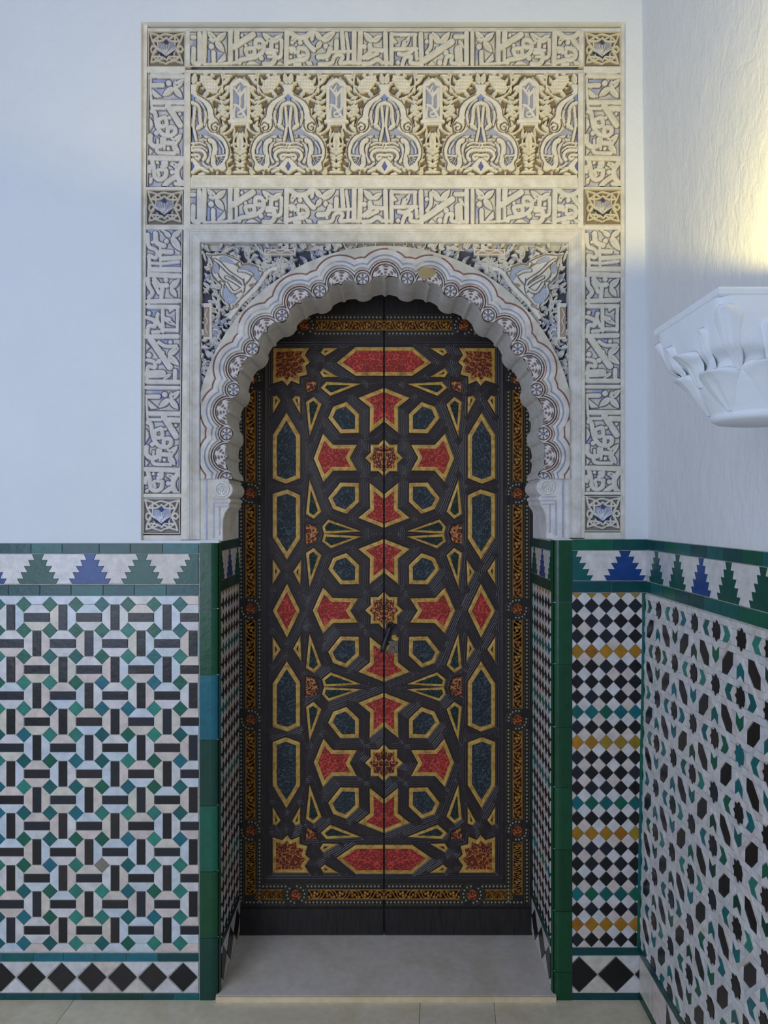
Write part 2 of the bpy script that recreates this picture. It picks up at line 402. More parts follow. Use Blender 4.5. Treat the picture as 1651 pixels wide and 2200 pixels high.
# ------------------------------------------------------------------ zellige
G = {'teal': lin('#0c4a4c'), 'teal2': lin('#12605f'), 'green': lin('#11604a'), 'mint': lin('#2f8373'), 'dkgreen': lin('#0b4a2b'), 'dkgreen2': lin('#0d3f33'), 'tealb': lin('#1c6a78'),
     'white': lin('#dcd8d6'), 'wblue': lin('#d2d9df'), 'wpink': lin('#dacbc2'), 'wcream': lin('#d8d0c0'), 'wpale': lin('#d3cac4'), 'wpale2': lin('#cfd0d2'), 'black': lin('#1b1a1c'), 'ink': lin('#22252f'), 'brownk': lin('#2b2426'), 'blue': lin('#1a4488'),
     'pine': lin('#0f5046'), 'ochre': lin('#b07c22'), 'ochre2': lin('#a56b18'), 'olive': lin('#a08228'), 'turq': lin('#0c6a70')}
def pick(*k): return G[R.choice(k)]
def panel(name, parent, poly, mtx=None, h=.003):
    """grout bed that carries the tiles"""
    p = ccw(poly); n = len(p)
    me = mesh(name, [(a, b_, -.004) for a, b_ in p]+[(a, b_, h) for a, b_ in p], [tuple(range(n, 2*n))]+[(i, (i+1) % n, n+(i+1) % n, n+i) for i in range(n)])
    o = obj(name, me, parent, 'grout')
    if mtx is None: o.rotation_euler = RX
    else: o.matrix_local = mtx
    return o
TREE = [(12.8, 0), (7.5, 13), (20.3, 13), (15.5, 26.2), (29.8, 26.2), (22, 39.3), (36.8, 39.3), (31, 52.8), (44.6, 52.8), (38.5, 64)]
def frieze(pn, x0, x1, ytop, cs, cols, fx, fz, sx=1.0, h=1.0):
    """row of stepped merlons; cs centres (px)"""
    lim = dict(x0=fx(x0), x1=fx(x1)) if fx(x0) < fx(x1) else dict(x0=fx(x1), x1=fx(x0))
    rt = lambda c_: [(fx(c_+a*sx), fz(ytop+b_*h)) for a, b_ in TREE]
    lf = lambda c_: [(fx(c_-a*sx), fz(ytop+b_*h)) for a, b_ in TREE]
    for c_, k in zip(cs, cols):
        p = clip(lf(c_)+list(reversed(rt(c_))), **lim)
        if p: tile(pn, 'merlon_tile', p, G['pine'] if k == 'green' else G[k], gap=.0004)
    for a, b_ in zip(cs[:-1], cs[1:]):
        p = clip(rt(a)+list(reversed(lf(b_))), **lim)
        if p: tile(pn, 'merlon_tile', p, pick('white', 'wpale', 'white', 'wpale2'), gap=.0004)
def strip(pn, xs, y0, y1, fx, fz, keys, name='strip_tile'):
    for a, b_ in zip(xs[:-1], xs[1:]):
        tile(pn, name, [(fx(a), fz(y0)), (fx(b_), fz(y0)), (fx(b_), fz(y1)), (fx(a), fz(y1))], pick(*keys), gap=.0007, jit=.12)
def rect(x0, x1, y0, y1): return [(x0, y0), (x1, y0), (x1, y1), (x0, y1)]

# left dado of the back wall
pn = panel('tile_panel', wall, pts(rect(-420, 430, 1167, 2148)))
strip(pn, [-400, -331, -262, -196, -130, -64, 2, 69, 135.5, 215, 281.5, 351, 429], 1167, 1189, X, Z, ('teal', 'teal', 'dkgreen2', 'teal2'))
frieze(pn, -400, 428, 1190, [-364, -252, -140, -28, 84, 195.5, 307, 419, 531], ['green', 'blue', 'green', 'blue', 'green', 'blue', 'green', 'green', 'green'], X, Z)
strip(pn, [-400, -325, -258, -190, -122, -55, 20.5, 88, 155, 223.5, 290.5, 359, 428], 1256, 1279, X, Z, ('teal', 'teal2', 'teal', 'teal2'))
P_ = 55.85; cx0 = 53.6; cy0 = 1298
box = (X(-400), X(428.5), Z(2044), Z(1280)); bx = dict(x0=box[0], x1=box[1], y0=box[2], y1=box[3])
far = {'white_mosaic': [[], []], 'dark_mosaic': [[], []], 'green_mosaic': [[], []]}      # continuation beyond the frame
def lay(near_, nm, mass, p, c_, **k):
    if near_: tile(pn, nm, p, c_, **k); return
    p = clean(p, 1e-4)
    if len(p) < 3: return
    p = inset(ccw(p), .0005); V_, F_ = far[mass]; b0 = len(V_); m = len(p)
    V_ += [(a, b_, 0) for a, b_ in p]+[(a, b_, .006) for a, b_ in p]
    F_ += [tuple(range(b0+m, b0+2*m))]+[(b0+i, b0+(i+1) % m, b0+m+(i+1) % m, b0+m+i) for i in range(m)]
for i in range(-9, 8):
    for j in range(-1, 14):
        x, y = cx0+i*P_, cy0+j*P_
        vis = x > -70
        if 0 <= j <= 13:
            p = clip(pts([(x-16.5, y), (x, y-16.5), (x+16.5, y), (x, y+16.5)]), **bx)
            c_ = pick('green', 'mint', 'green', 'teal2') if j < 3 else pick('mint', 'teal2', 'mint', 'green', 'tealb')
            if (i, j) in ((3, 10),): c_ = lin('#8d7f70')
            if p: lay(vis, 'square_tile', 'green_mosaic', p, c_, jit=.12)
        ux, uy = x+P_/2, y+P_/2; hor = (i+j) % 2 == 0 or j in (-1, 13); hs = P_/2
        def q(l): return pts([(ux+(a if hor else b_), uy+(b_ if hor else a)) for a, b_ in l])
        bar = clip(q(rect(-hs+.8, hs-.8, -9, 9)), **bx)
        if bar and j not in (-1, 13): lay(vis, 'bar_tile', 'dark_mosaic', bar, pick('black', 'ink', 'black', 'brownk', 'ink'), jit=.15)
        for sg in (-1, 1):
            tr = clip(q([(-hs, sg*9.3), (-hs, sg*11.6), (-11.6, sg*hs), (11.6, sg*hs), (hs, sg*11.6), (hs, sg*9.3)]), **bx)
            if tr: lay(vis, 'white_tile', 'white_mosaic', tr, pick('white', 'wblue', 'wblue', 'wpink', 'white', 'wpink', 'wcream'), gap=.0004)
for nm, (V_, F_) in far.items(): obj(nm, mesh(nm, V_, F_), pn, 'glaze', G[{'w': 'white', 'd': 'black', 'g': 'mint'}[nm[0]]], kind='stuff')
strip(pn, [-400, -330, -264, -198, -120, -52, 9, 74, 138.5, 206, 273, 341, 428], 2045, 2063, X, Z, ('teal', 'tealb', 'teal2'))
def lozenges(pn, xs, yc, hx, hy, y0, y1, x0, x1, fx, fz, keys=('black',)):
    lim = dict(x0=min(fx(x0), fx(x1)), x1=max(fx(x0), fx(x1)), y0=fz(y1), y1=fz(y0))
    for x in xs:
        p = clip([(fx(x-hx), fz(yc)), (fx(x), fz(yc-hy)), (fx(x+hx), fz(yc)), (fx(x), fz(yc+hy))], **lim)
        if p: tile(pn, 'lozenge_tile', p, pick(*keys), jit=.1)
    xs = [2*xs[0]-xs[1]]+list(xs)
    for a, b_ in zip(xs, xs[1:]+[2*xs[-1]-xs[-2]]):
        m = (a+b_)/2
        for e, f in ((y0, -1), (y1, 1)):
            p = clip([(fx(a), fz(e)), (fx(b_), fz(e)), (fx(m), fz(yc+f*2))], **lim)
            if p: tile(pn, 'triangle_tile', p, pick('white', 'wpink', 'white', 'wcream'), gap=.0005)
lozenges(pn, [-386.5+k*65.1 for k in range(13)], 2097, 31, 31, 2064, 2130, -400, 428, X, Z, ('black', 'black', 'brownk'))
strip(pn, [-400, -260, -130, 14, 94, 178, 309, 375, 429], 2131, 2148, X, Z, ('teal', 'dkgreen2', 'teal2'))

# right-hand panel of the back wall
pn = panel('tile_panel', wall, pts(rect(1228, 1400, 1158, 2148)))
strip(pn, [1229, 1313.5, 1396], 1158.5, 1182, X, Z, ('teal', 'green'))
frieze(pn, 1229, 1396, 1183, [1229.5-112+0, 1229, 1342, 1455], ['green', 'teal2', 'blue', 'green'], X, Z)
strip(pn, [1229, 1312, 1396], 1248, 1272.5, X, Z, ('teal', 'teal2'))
ROW = 'BBBYBBBTBYBBBTBYBBBTBYB'
def checker(pn, xc, dx, x0, x1, y0, y1, fx, fz, cols, yc0=1301, dy=32.5, ROW=ROW):
    lim = dict(x0=min(fx(x0), fx(x1)), x1=max(fx(x0), fx(x1)), y0=fz(y1), y1=fz(y0))
    for k in range(-1, 23):
        ch = 'Y' if k == -1 else ROW[k]; y = yc0+k*dy
        for i in range(cols+1):
            x = xc+i*dx
            if i < cols:
                p = clip([(fx(x-dx/2), fz(y)), (fx(x), fz(y-dy/2)), (fx(x+dx/2), fz(y)), (fx(x), fz(y+dy/2))], **lim)
                c_ = {'B': lambda: pick('black', 'black', 'ink'), 'Y': lambda: pick('ochre', 'ochre2', 'olive'), 'T': lambda: pick('turq', 'green', 'teal2')}[ch]()
                if p: tile(pn, 'checker_tile', p, c_, gap=.0007, jit=.1)
            xw, yw = x-dx/2, y+dy/2
            p = clip([(fx(xw-dx/2), fz(yw)), (fx(xw), fz(yw-dy/2)), (fx(xw+dx/2), fz(yw)), (fx(xw), fz(yw+dy/2))], **lim)
            if p: tile(pn, 'white_tile', p, pick('white', 'white', 'wpink'), gap=.0007)
checker(pn, 1239, 31.4, 1228.5, 1379, 1273, 2033, X, Z, 5)
for a, b_ in zip([1273, 1309, 1432, 1554, 1675, 1797, 1917, 2033][:-1], [1309, 1432, 1554, 1675, 1797, 1917, 2033]):
    lx = lambda y: 1379.5-13*(y-1273)/760
    tile(pn, 'strip_tile', pts([(lx(a), a), (lx(a)+13.5, a), (lx(b_)+13.5, b_), (lx(b_), b_)]), pick('green', 'teal2'), gap=.0006, h1=.0078)
strip(pn, [1229, 1256, 1396], 2033.5, 2050, X, Z, ('teal', 'dkgreen2'))
lozenges(pn, [1244, 1323, 1402], 2091, 39, 38, 2051, 2130, 1229, 1396, X, Z)
strip(pn, [1229, 1275, 1396], 2131, 2148, X, Z, ('dkgreen2', 'teal'))

# door jambs (local x runs into the depth on the left jamb, out of it on the right one)
for side in (-1, 1):
    if side < 0: mt = Matrix.Translation((JL, 0, 0)) @ Matrix.Rotation(PI/2, 4, 'Z') @ Matrix.Rotation(PI/2, 4, 'X'); fx = lambda m: m
    else: mt = Matrix.Translation((JR, 0, 0)) @ Matrix.Rotation(-PI/2, 4, 'Z') @ Matrix.Rotation(PI/2, 4, 'X'); fx = lambda m: -m
    d0, d1 = .022, .318
    pn = panel('jamb_panel', wall, [(fx(d0), 0.0), (fx(d1), 0.0), (fx(d1), Z(1163)), (fx(d0), Z(1163))], mt)
    fm = lambda px: fx(px*S)
    strip(pn, [d0/S, 70, 136, 202, d1/S], 1163, 1184, fm, Z, ('teal', 'dkgreen2'))
    frieze(pn, d0/S, d1/S, 1185, [8, 100, 192, 284], ['green', 'blue', 'green', 'green'], fm, Z, .82, .97)
    strip(pn, [d0/S, 92, 158, d1/S], 1248, 1272, fm, Z, ('teal', 'dkgreen2'))
    checker(pn, d0/S+14, 31.4, d0/S, 212, 1273, 2024, fm, Z, 7, ROW='BBBTBBBTBBBBTBBBBBTBBBB')
    for a, b_ in zip([1273, 1396, 1519, 1642, 1765, 1888][:], [1396, 1519, 1642, 1765, 1888, 2024]):
        tile(pn, 'strip_tile', [(fm(213), Z(a)), (fm(227), Z(a)), (fm(227), Z(b_)), (fm(213), Z(b_))], pick('green', 'teal'))
    strip(pn, [d0/S, 110, d1/S], 2025, 2042, fm, Z, ('teal', 'dkgreen2'))
    lozenges(pn, [30, 108, 186], 2085, 38, 38, 2043, 2124, d0/S, d1/S, fm, Z)

# glazed bullnose edging on both sides of the doorway
for side, x0, x1, joints, keys in ((-1, 431, 470, [1166, 1307, 1449, 1588, 1729, 1870, 2012, 2146], ['dkgreen', 'dkgreen', 'tealb', 'dkgreen2', 'green', 'dkgreen', 'dkgreen2']),
                                   (1, 1228, 1190, [1160, 1294, 1426, 1561, 1690, 1823, 1955, 2085, 2146], ['dkgreen']*8)):
    par = obj('corner_edging', None, wall); par.empty_display_size = .05
    xa, xb = X(x0), X(x1); sg = 1 if xb > xa else -1; r_ = .020
    pf = [(xa, .0), (xa, -.008)]+[(xb-sg*r_+sg*(r_+.004)*math.sin(a), .014-.022*math.cos(a)) for a in [k*PI/2/6 for k in range(7)]]+[(xb+sg*.004, .024), (xb, .024), (xb, .0)]
    for a, b_, k in zip(joints[:-1], joints[1:], keys):
        z1, z0 = Z(a)-.0008, Z(b_)+.0008; n = len(pf); zc = (z0+z1)/2
        bm = bmesh.new(); lo = [bm.verts.new((x, y, z0-zc)) for x, y in pf]; hi = [bm.verts.new((x, y, z1-zc)) for x, y in pf]
        for i in range(n): j = (i+1) % n; bm.faces.new((lo[i], lo[j], hi[j], hi[i]))
        bm.faces.new(lo); bm.faces.new(hi)
        f = R.uniform(.85, 1.15)
        obj('edge_tile', bm_mesh('edge_tile', bm), par, 'glaze', tuple(c_*f for c_ in G[k]), (0, 0, zc))

# right wall tiles: local x = distance out of the corner, y = height
mt = Matrix.Translation((.7708, 0, 0)) @ Matrix.Rotation(math.atan(.0152), 4, 'Y') @ Matrix.Rotation(-PI/2, 4, 'Z') @ Matrix.Rotation(PI/2, 4, 'X')
UM = 1.02
pn = panel('tile_panel', wallr, rect(.004, UM, 0.0, 1.3815), mt)
fu = lambda u: u; fz = lambda z: z
def ru(u0, u1, z0, z1): return rect(u0, u1, z0, z1)
def ustrip(z0, z1, off, keys):
    u = .005
    while u < UM:
        e = min(UM, (u+.0925) if u > .006 else u+off)
        tile(pn, 'strip_tile', ru(u, e, z0, z1), pick(*keys), gap=.0007, jit=.12); u = e
ustrip(1.350, 1.381, .062, ('teal', 'teal2', 'green')); ustrip(1.2225, 1.256, .05, ('teal', 'teal2', 'green'))
cs = [.095-.156, .095, .254, .407, .559, .718, .874, 1.03]; cl = ['green', 'green', 'green', 'blue', 'green', 'green', 'blue', 'green']
frieze(pn, .005/S, UM/S, 0, [c_/S for c_ in cs], cl, lambda p: p*S, lambda y: 1.349-y*S*1.43/1.4, .96, 1.0)
A = .1268; u0 = .117; z0 = 1.183
lim = dict(x0=.006, x1=UM, y0=.160, y1=1.219)
def put(name, c_, l, col, **k):
    p = clip([(c_[0]+a, c_[1]+b_) for a, b_ in l], **lim)
    if p: return tile(pn, name, p, col, **k)
star = [((.0255 if k % 2 == 0 else .0185)*math.cos(k*PI/8), (.0255 if k % 2 == 0 else .0185)*math.sin(k*PI/8)) for k in range(16)]
hexa = [(0, .0275), (.0285, .0275), (.0285, 0), (0, -.0275), (-.0285, -.0275), (-.0285, 0)]
chev = [(-.028, .018), (-.002, .018), (.012, 0), (-.002, -.018), (-.028, -.018), (-.015, 0)]
HB = dict(h1=.0056, gap=.0002); straps = []
for i in range(-1, 8):
    for j in range(-1, 9):
        u, z = u0+i*A, z0-j*A
        dark = pick('black', 'black', 'brownk', 'ink'); par_ = (i+j) % 2
        put('star_tile', (u, z), star, G['turq'] if R.random() < .05 else dark, **HB)
        hx = hexa if (i+j) % 2 == 1 else [(-a, b_) for a, b_ in hexa]
        put('hexagon_tile', (u+A/2, z-A/2), hx, G['green'] if R.random() < .06 else pick('black', 'black', 'brownk'), **HB)
        sg = 1 if (i+j) % 2 == 1 else -1       # chevron to the next star outward
        put('chevron_tile', (u+A/2, z), [(a*sg, b_) for a, b_ in chev], pick('green', 'teal2', 'mint', 'turq'), **HB)
        sg = 1 if (i+j) % 2 == 0 else -1       # chevron to the star below
        put('chevron_tile', (u, z-A/2), [(b_, a*sg) for a, b_ in chev], pick('green', 'teal2', 'dkgreen2', 'turq'), **HB)
        W_ = .0085; o1 = .0272
        for s1 in (-1, 1):
            for s2 in (-1, 1): straps.append((u, 'v', (u+s1*o1, z+s2*o1), rect(-W_, W_, -W_, W_)))
            straps.append((u, 'v', (u+s1*o1, z-A/2), rect(-W_, W_, -(A/2-o1-W_), A/2-o1-W_)))
            straps.append((u, 'h', (u+A/2, z+s1*o1), rect(-(A/2-o1-W_), A/2-o1-W_, -W_, W_)))
            straps.append((u, 'h', (u, z+s1*o1), [(-.0185, -.0085*s1+0), (-.009, -.003*s1), (0, -.0015*s1), (.009, -.003*s1), (.0185, -.0085*s1), (.0185, W_*s1), (-.0185, W_*s1)]))
            straps.append((u, 'v', (u+s1*o1, z), [(-.0085*s1, -.0185), (-.003*s1, -.009), (-.0015*s1, 0), (-.003*s1, .009), (-.0085*s1, .0185), (W_*s1, .0185), (W_*s1, -.0185)]))
        # corners of the hexagon cells, white wedges
        s3 = 1 if (i+j) % 2 == 1 else -1
        straps.append((u, 'c', (u+A/2, z-A/2), [(-.0285*s3, .002), (-.002*s3, .0275), (-.0285*s3, .0275)]))
        straps.append((u, 'c', (u+A/2, z-A/2), [(.0285*s3, -.002), (.002*s3, -.0275), (.0285*s3, -.0275)]))
        for e in (-1, 1):                      # diagonal bands running from star to star along the cut sides
            q0 = (-.0188*s3*e, .0188*e); t1, t2 = (.0375*s3, .0375), (.0041*s3, -.0041)
            straps.append((u, 'd', (u+A/2, z-A/2), [(q0[0]+a*t1[0]+b_*t2[0], q0[1]+a*t1[1]+b_*t2[1]) for a, b_ in ((-1, -1), (1, -1), (1, 1), (-1, 1))]))
        # white notch of the chevrons
        sg = 1 if (i+j) % 2 == 1 else -1
        straps.append((u, 'c', (u+A/2, z), [(-.0285*sg, .0175), (-.0285*sg, -.0175), (-.0155*sg, 0)]))
        straps.append((u, 'c', (u+A/2, z), [(.0285*sg, .0175), (.0285*sg, -.0175), (.000*sg, -.0175), (.0132*sg, 0), (.000*sg, .0175)]))
        sg = 1 if (i+j) % 2 == 0 else -1
        straps.append((u, 'c', (u, z-A/2), [(.0175, -.0285*sg), (-.0175, -.0285*sg), (0, -.0155*sg)]))
        straps.append((u, 'c', (u, z-A/2), [(.0175, .0285*sg), (-.0175, .0285*sg), (-.0175, 0), (0, .0132*sg), (.0175, 0)]))
straps = [(s_[0], s_[1], s_[2], clip([(s_[2][0]+a, s_[2][1]+b_) for a, b_ in s_[3]], **lim)) for s_ in straps]
straps = [s_ for s_ in straps if len(s_[3]) > 2 and abs(area2(s_[3])) > 2e-5]
big = [s_ for s_ in straps if s_[1] in 'vhd' and s_[2][0] < .80]
big.sort(key=lambda s_: -abs(area2(s_[3]))/(1-s_[2][0]/D)**2*(.05+s_[2][0])); near = big[:300]; ids = set(id(s_) for s_ in near)
WK = ('white', 'white', 'wpale', 'white', 'wpale2')
for s_ in near: tile(pn, 'strap_tile', s_[3], pick(*WK), gap=.0005, h1=.0072 if s_[1] == 'd' else .006)
vs, fs = [], []
for s_ in straps:
    if id(s_) in ids: continue
    p = inset(ccw(clean(s_[3], 1e-4)), .0004); b0 = len(vs); m = len(p)
    vs += [(a, b_, .0) for a, b_ in p]+[(a, b_, .0072 if s_[1] == 'd' else .0058) for a, b_ in p]
    fs += [tuple(range(b0+m, b0+2*m))]+[(b0+i, b0+(i+1) % m, b0+m+(i+1) % m, b0+m+i) for i in range(m)]
obj('strap_mosaic', mesh('strap_mosaic', vs, fs), pn, 'glaze', G['white'], kind='stuff')
tile(pn, 'strip_tile', ru(.006, .30, .1335, .158), G['teal'], gap=.0007); tile(pn, 'strip_tile', ru(.30, .62, .1335, .158), G['dkgreen2'], gap=.0007); tile(pn, 'strip_tile', ru(.62, UM, .1335, .158), G['teal2'], gap=.0007)
lozenges(pn, [.005+.0555*(2*k+0) for k in range(0, 10)], .0785, .0545, -.0535, .132, .0255, .006, UM, fu, fz)
tile(pn, 'strip_tile', ru(.006, .35, .0, .0245), G['dkgreen2'], gap=.0007); tile(pn, 'strip_tile', ru(.35, UM, .0, .0245), G['teal'], gap=.0007)
# ================================================================== CARVED STUCCO SURROUND
sur = obj('stucco_surround', None, None, label='carved and painted stucco surround framing the horseshoe arch of the door', cat='door surround')
sur.rotation_euler = RX; sur.empty_display_size = .1
HR = -.012                                    # rib plane sits 12 mm behind the plaster face
RIBC = (.78, .745, .66)
def skew(px, py): return px-9.5*(py-60)/1090 if px < 398 else px
def rib(x0, x1, y0, y1, h=HR, col=RIBC):
    p = [(X(skew(x0, y1)), Z(y1)), (X(skew(x1, y1)), Z(y1)), (X(skew(x1, y0)), Z(y0)), (X(skew(x0, y0)), Z(y0))]
    tile(sur, 'frame_rib', p, col, -.053, h, .0012, .0001, 'stucco_plain', .02)
rib(303, 314, 48, 1166); rib(1338, 1345, 48, 1158)                       # outer uprights
rib(314, 1338, 53.5, 61, HR-.004); rib(396, 1257, 143.5, 151, HR-.004); rib(314, 396, 138.5, 151); rib(1257, 1338, 138.5, 151)
rib(314, 396, 398, 404); rib(1257, 1338, 398, 402)
rib(396, 406, 61, 138.5); rib(1247, 1257, 61, 138.5)
rib(396, 407, 151, 484); rib(1245, 1257, 151, 484)
rib(407, 1245, 377, 399, HR-.001); rib(314, 1338, 480, 490, HR-.001)
rib(396, 402, 490, 1160); rib(1251, 1259, 490, 1156)
rib(314, 396, 1060, 1069); rib(1259, 1338, 1056, 1063)
rib(314, 396, 1150, 1167, HR-.001); rib(1259, 1338, 1144, 1158, HR-.001)

# --- inscription band: strokes traced in zoomed photo coordinates (7.5 per px)
def zz(off, l): return [((a/7.5)+off, b_/7.5-5.5) for a, b_ in l]
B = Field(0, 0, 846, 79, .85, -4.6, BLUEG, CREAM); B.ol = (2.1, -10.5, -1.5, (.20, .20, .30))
n_ = patch(B.H.shape, 60, 3)[..., None]; k_ = sstep((n_-.45)/.35); B.C[:] = np.array((.40, .43, .62))*k_+np.array((.64, .62, .57))*(1-k_)
def st(off, wd, *l, **k): B.stroke(zz(off, l), wd*1.12/7.5, k.pop('h', 0), round_=1.6, soft=1.1, **k)
def dt(off, wd, x, y): B.dot(((x/7.5)+off, y/7.5-5.5), wd/7.5, -.6)
def lf(off, wd, a, b_): B.leaf(zz(off, [a])[0], zz(off, [b_])[0], wd/7.5, -.3, slit=2.6)
def pg(off, *l): B.poly(zz(off, l), -.3)
# head of the band
st(0, 70, (85, 335), (82, 480), (90, 570), (180, 580)); st(0, 72, (180, 95), (180, 580)); st(0, 62, (60, 150), (100, 150))
st(0, 72, (265, 75), (250, 570)); st(0, 40, (250, 590), (500, 585), (780, 560))
def part_a(o):
    lf(o, 105, (450, 215), (305, 55)); lf(o, 105, (450, 215), (612, 80)); lf(o, 110, (440, 220), (585, 395)); dt(o, 95, 370, 300); lf(o, 60, (440, 215), (320, 190))
    st(o, 70, (405, 400), (408, 565)); pg(o, (455, 565), (600, 400), (612, 520), (560, 560)); st(o, 40, (390, 590), (620, 580), (800, 565))
    st(o, 75, (682, 65), (680, 540)); st(o, 85, (785, 75), (780, 215), soft_=0) if False else st(o, 85, (785, 75), (780, 215))
    st(o, 92, (735, 310), (900, 205), (1045, 115)); st(o, 50, (780, 360), (780, 560)); dt(o, 55, 868, 120)
    st(o, 66, (830, 565), (860, 515), (1060, 480), (1190, 400), (1225, 280), (1180, 200), (1095, 205), (1095, 300), (1175, 310))
    st(o, 62, (930, 345), (1050, 335), (1065, 430), (970, 455), (925, 360)); dt(o, 60, 930, 285); dt(o, 82, 1180, 490); dt(o, 52, 1270, 240); dt(o, 64, 1430, 300)
    lf(o, 105, (1365, 235), (1195, 85)); lf(o, 105, (1365, 235), (1520, 120)); st(o, 70, (1350, 190), (1338, 330))
    st(o, 74, (1280, 395), (1375, 400), (1400, 500), (1340, 585), (1225, 585)); st(o, 58, (1508, 200), (1500, 440), (1440, 485)); st(o, 40, (1440, 365), (1270, 350)); st(o, 40, (1290, 470), (1360, 470))
    pg(o, (925, 600), (990, 550), (1060, 540), (1160, 600)); pg(o, (1420, 600), (1480, 540), (1555, 600))
    q = o+200
    st(q, 78, (95, 72), (85, 590)); st(q, 78, (165, 85), (250, 145), (330, 158), (420, 135), (488, 75)); st(q, 78, (400, 200), (470, 300), (530, 350)); lf(q, 90, (250, 120), (150, 260))
    st(q, 68, (285, 330), (390, 345), (435, 430), (390, 505), (260, 525), (110, 560)); st(q, 50, (285, 340), (280, 455), (370, 440)); st(q, 55, (150, 330), (215, 340), (225, 400))
    dt(q, 58, 185, 240); dt(q, 80, 310, 235); dt(q, 80, 170, 375); dt(q, 56, 160, 470); st(q, 55, (220, 590), (310, 590)); pg(q, (385, 530), (495, 550), (515, 602), (420, 602))
part_a(0); part_a(578.7)
o = 200
lf(o, 95, (665, 205), (540, 50)); lf(o, 125, (660, 215), (885, 65)); lf(o, 85, (655, 225), (560, 350)); dt(o, 84, 725, 295); st(o, 60, (500, 180), (520, 60))
st(o, 72, (990, 75), (1010, 355)); st(o, 50, (1060, 95), (1092, 360)); st(o, 78, (1185, 75), (1185, 550)); st(o, 78, (1288, 85), (1272, 560)); st(o, 72, (900, 215), (892, 370))
st(o, 46, (820, 392), (1130, 382)); st(o, 78, (800, 335), (745, 450), (605, 470)); st(o, 60, (620, 590), (810, 575), (860, 475), (930, 432), (1000, 470), (960, 568), (1100, 560), (1272, 572)); st(o, 50, (1090, 400), (1082, 520)); dt(o, 58, 745, 515)
lf(o, 110, (1490, 230), (1335, 75)); lf(o, 95, (1480, 225), (1640, 120)); dt(o, 84, 1352, 300); st(o, 78, (1440, 285), (1440, 400), (1350, 480)); st(o, 66, (1440, 350), (1640, 368)); st(o, 60, (1400, 490), (1560, 410)); st(o, 66, (1330, 585), (1450, 570), (1560, 510), (1640, 565))
o = 410
st(o, 74, (115, 95), (130, 580)); st(o, 68, (215, 105), (215, 580)); st(o, 52, (215, 105), (610, 112)); st(o, 60, (590, 112), (590, 350)); st(o, 50, (50, 560), (220, 572)); pg(o, (250, 150), (312, 240), (250, 255))
lf(o, 80, (400, 340), (520, 120)); st(o, 66, (420, 240), (400, 330)); st(o, 58, (270, 345), (620, 340)); st(o, 58, (330, 420), (420, 432), (540, 380)); st(o, 64, (390, 592), (440, 475), (530, 470), (530, 565), (700, 582)); dt(o, 70, 620, 410); st(o, 60, (620, 400), (625, 500)); dt(o, 74, 320, 562)
st(o, 74, (690, 105), (702, 590)); st(o, 96, (745, 528), (860, 450), (1190, 225)); lf(o, 110, (1000, 255), (865, 70)); lf(o, 110, (1005, 255), (1165, 70)); st(o, 58, (850, 125), (850, 300), (790, 400)); dt(o, 70, 785, 220); dt(o, 60, 955, 335); dt(o, 90, 1100, 400); dt(o, 92, 1000, 560)
pg(o, (800, 602), (865, 535), (935, 602)); st(o, 60, (1080, 582), (1110, 475), (1200, 462), (1190, 568), (1400, 582)); st(o, 66, (1250, 140), (1380, 140)); st(o, 118, (1300, 345), (1310, 560)); st(o, 74, (1430, 85), (1430, 580)); st(o, 62, (1525, 85), (1525, 590)); lf(o, 70, (1300, 200), (1390, 330))
B.stroke([(0, 1), (846, 1)], 2.5, -1, smooth=False); B.stroke([(0, 78), (846, 78)], 2.5, -1, smooth=False)
B.H += (patch(B.H.shape, 90, 5)-.5)*.9
me = B.mesh('inscription_band', 423, 39.5)
obj('inscription_band', me, sur, 'stucco', (1, .97, .88), (X(826), Z(99.5), HR+.003), label='upper band of carved knotted script and leaves')  # warm tint puts lamp light into the colour; lower band tinted cooler
o_ = obj('inscription_band', me, sur, 'stucco', (.96, .96, .99), (X(826), Z(439.5), HR+.0005), label='lower band of carved knotted script and leaves'); o_.scale = (1.003, 1.02, 1)
def cut(a, b_):
    f = Field(0, 0, 1, 1, 1, 0, CREAM, CREAM); i0, i1 = int(a/B.res), int(b_/B.res)
    f.x, f.y, f.H, f.C = B.x[i0:i1], B.y, B.H[:, i0:i1], B.C[:, i0:i1]; f.ny, f.nx = f.H.shape; return f
up, lo = cut(28, 274), cut(272, 842)
mu, ml = up.mesh('script_column', 151, 39.5, rot=True), lo.mesh('script_column', 557, 39.5, rot=True)
for x, y, me, c_, sy in ((354, 274.5, mu, (.95, .95, 1.0), 1.0), (1298, 274.5, mu, (1, .97, .9), 1.0), (347, 775, ml, (.95, .95, 1.0), 1.0), (1299, 773, ml, (.98, .97, .95), .995)):  # left columns tinted cool, right ones warmer: daylight and lamp put into the colour
    o_ = obj('script_column', me, sur, 'stucco', c_, (X(x), Z(y), HR+.0005)); o_.scale = (1.02, sy, 1)
    if x < 400: o_.rotation_euler = (0, 0, -.0087)

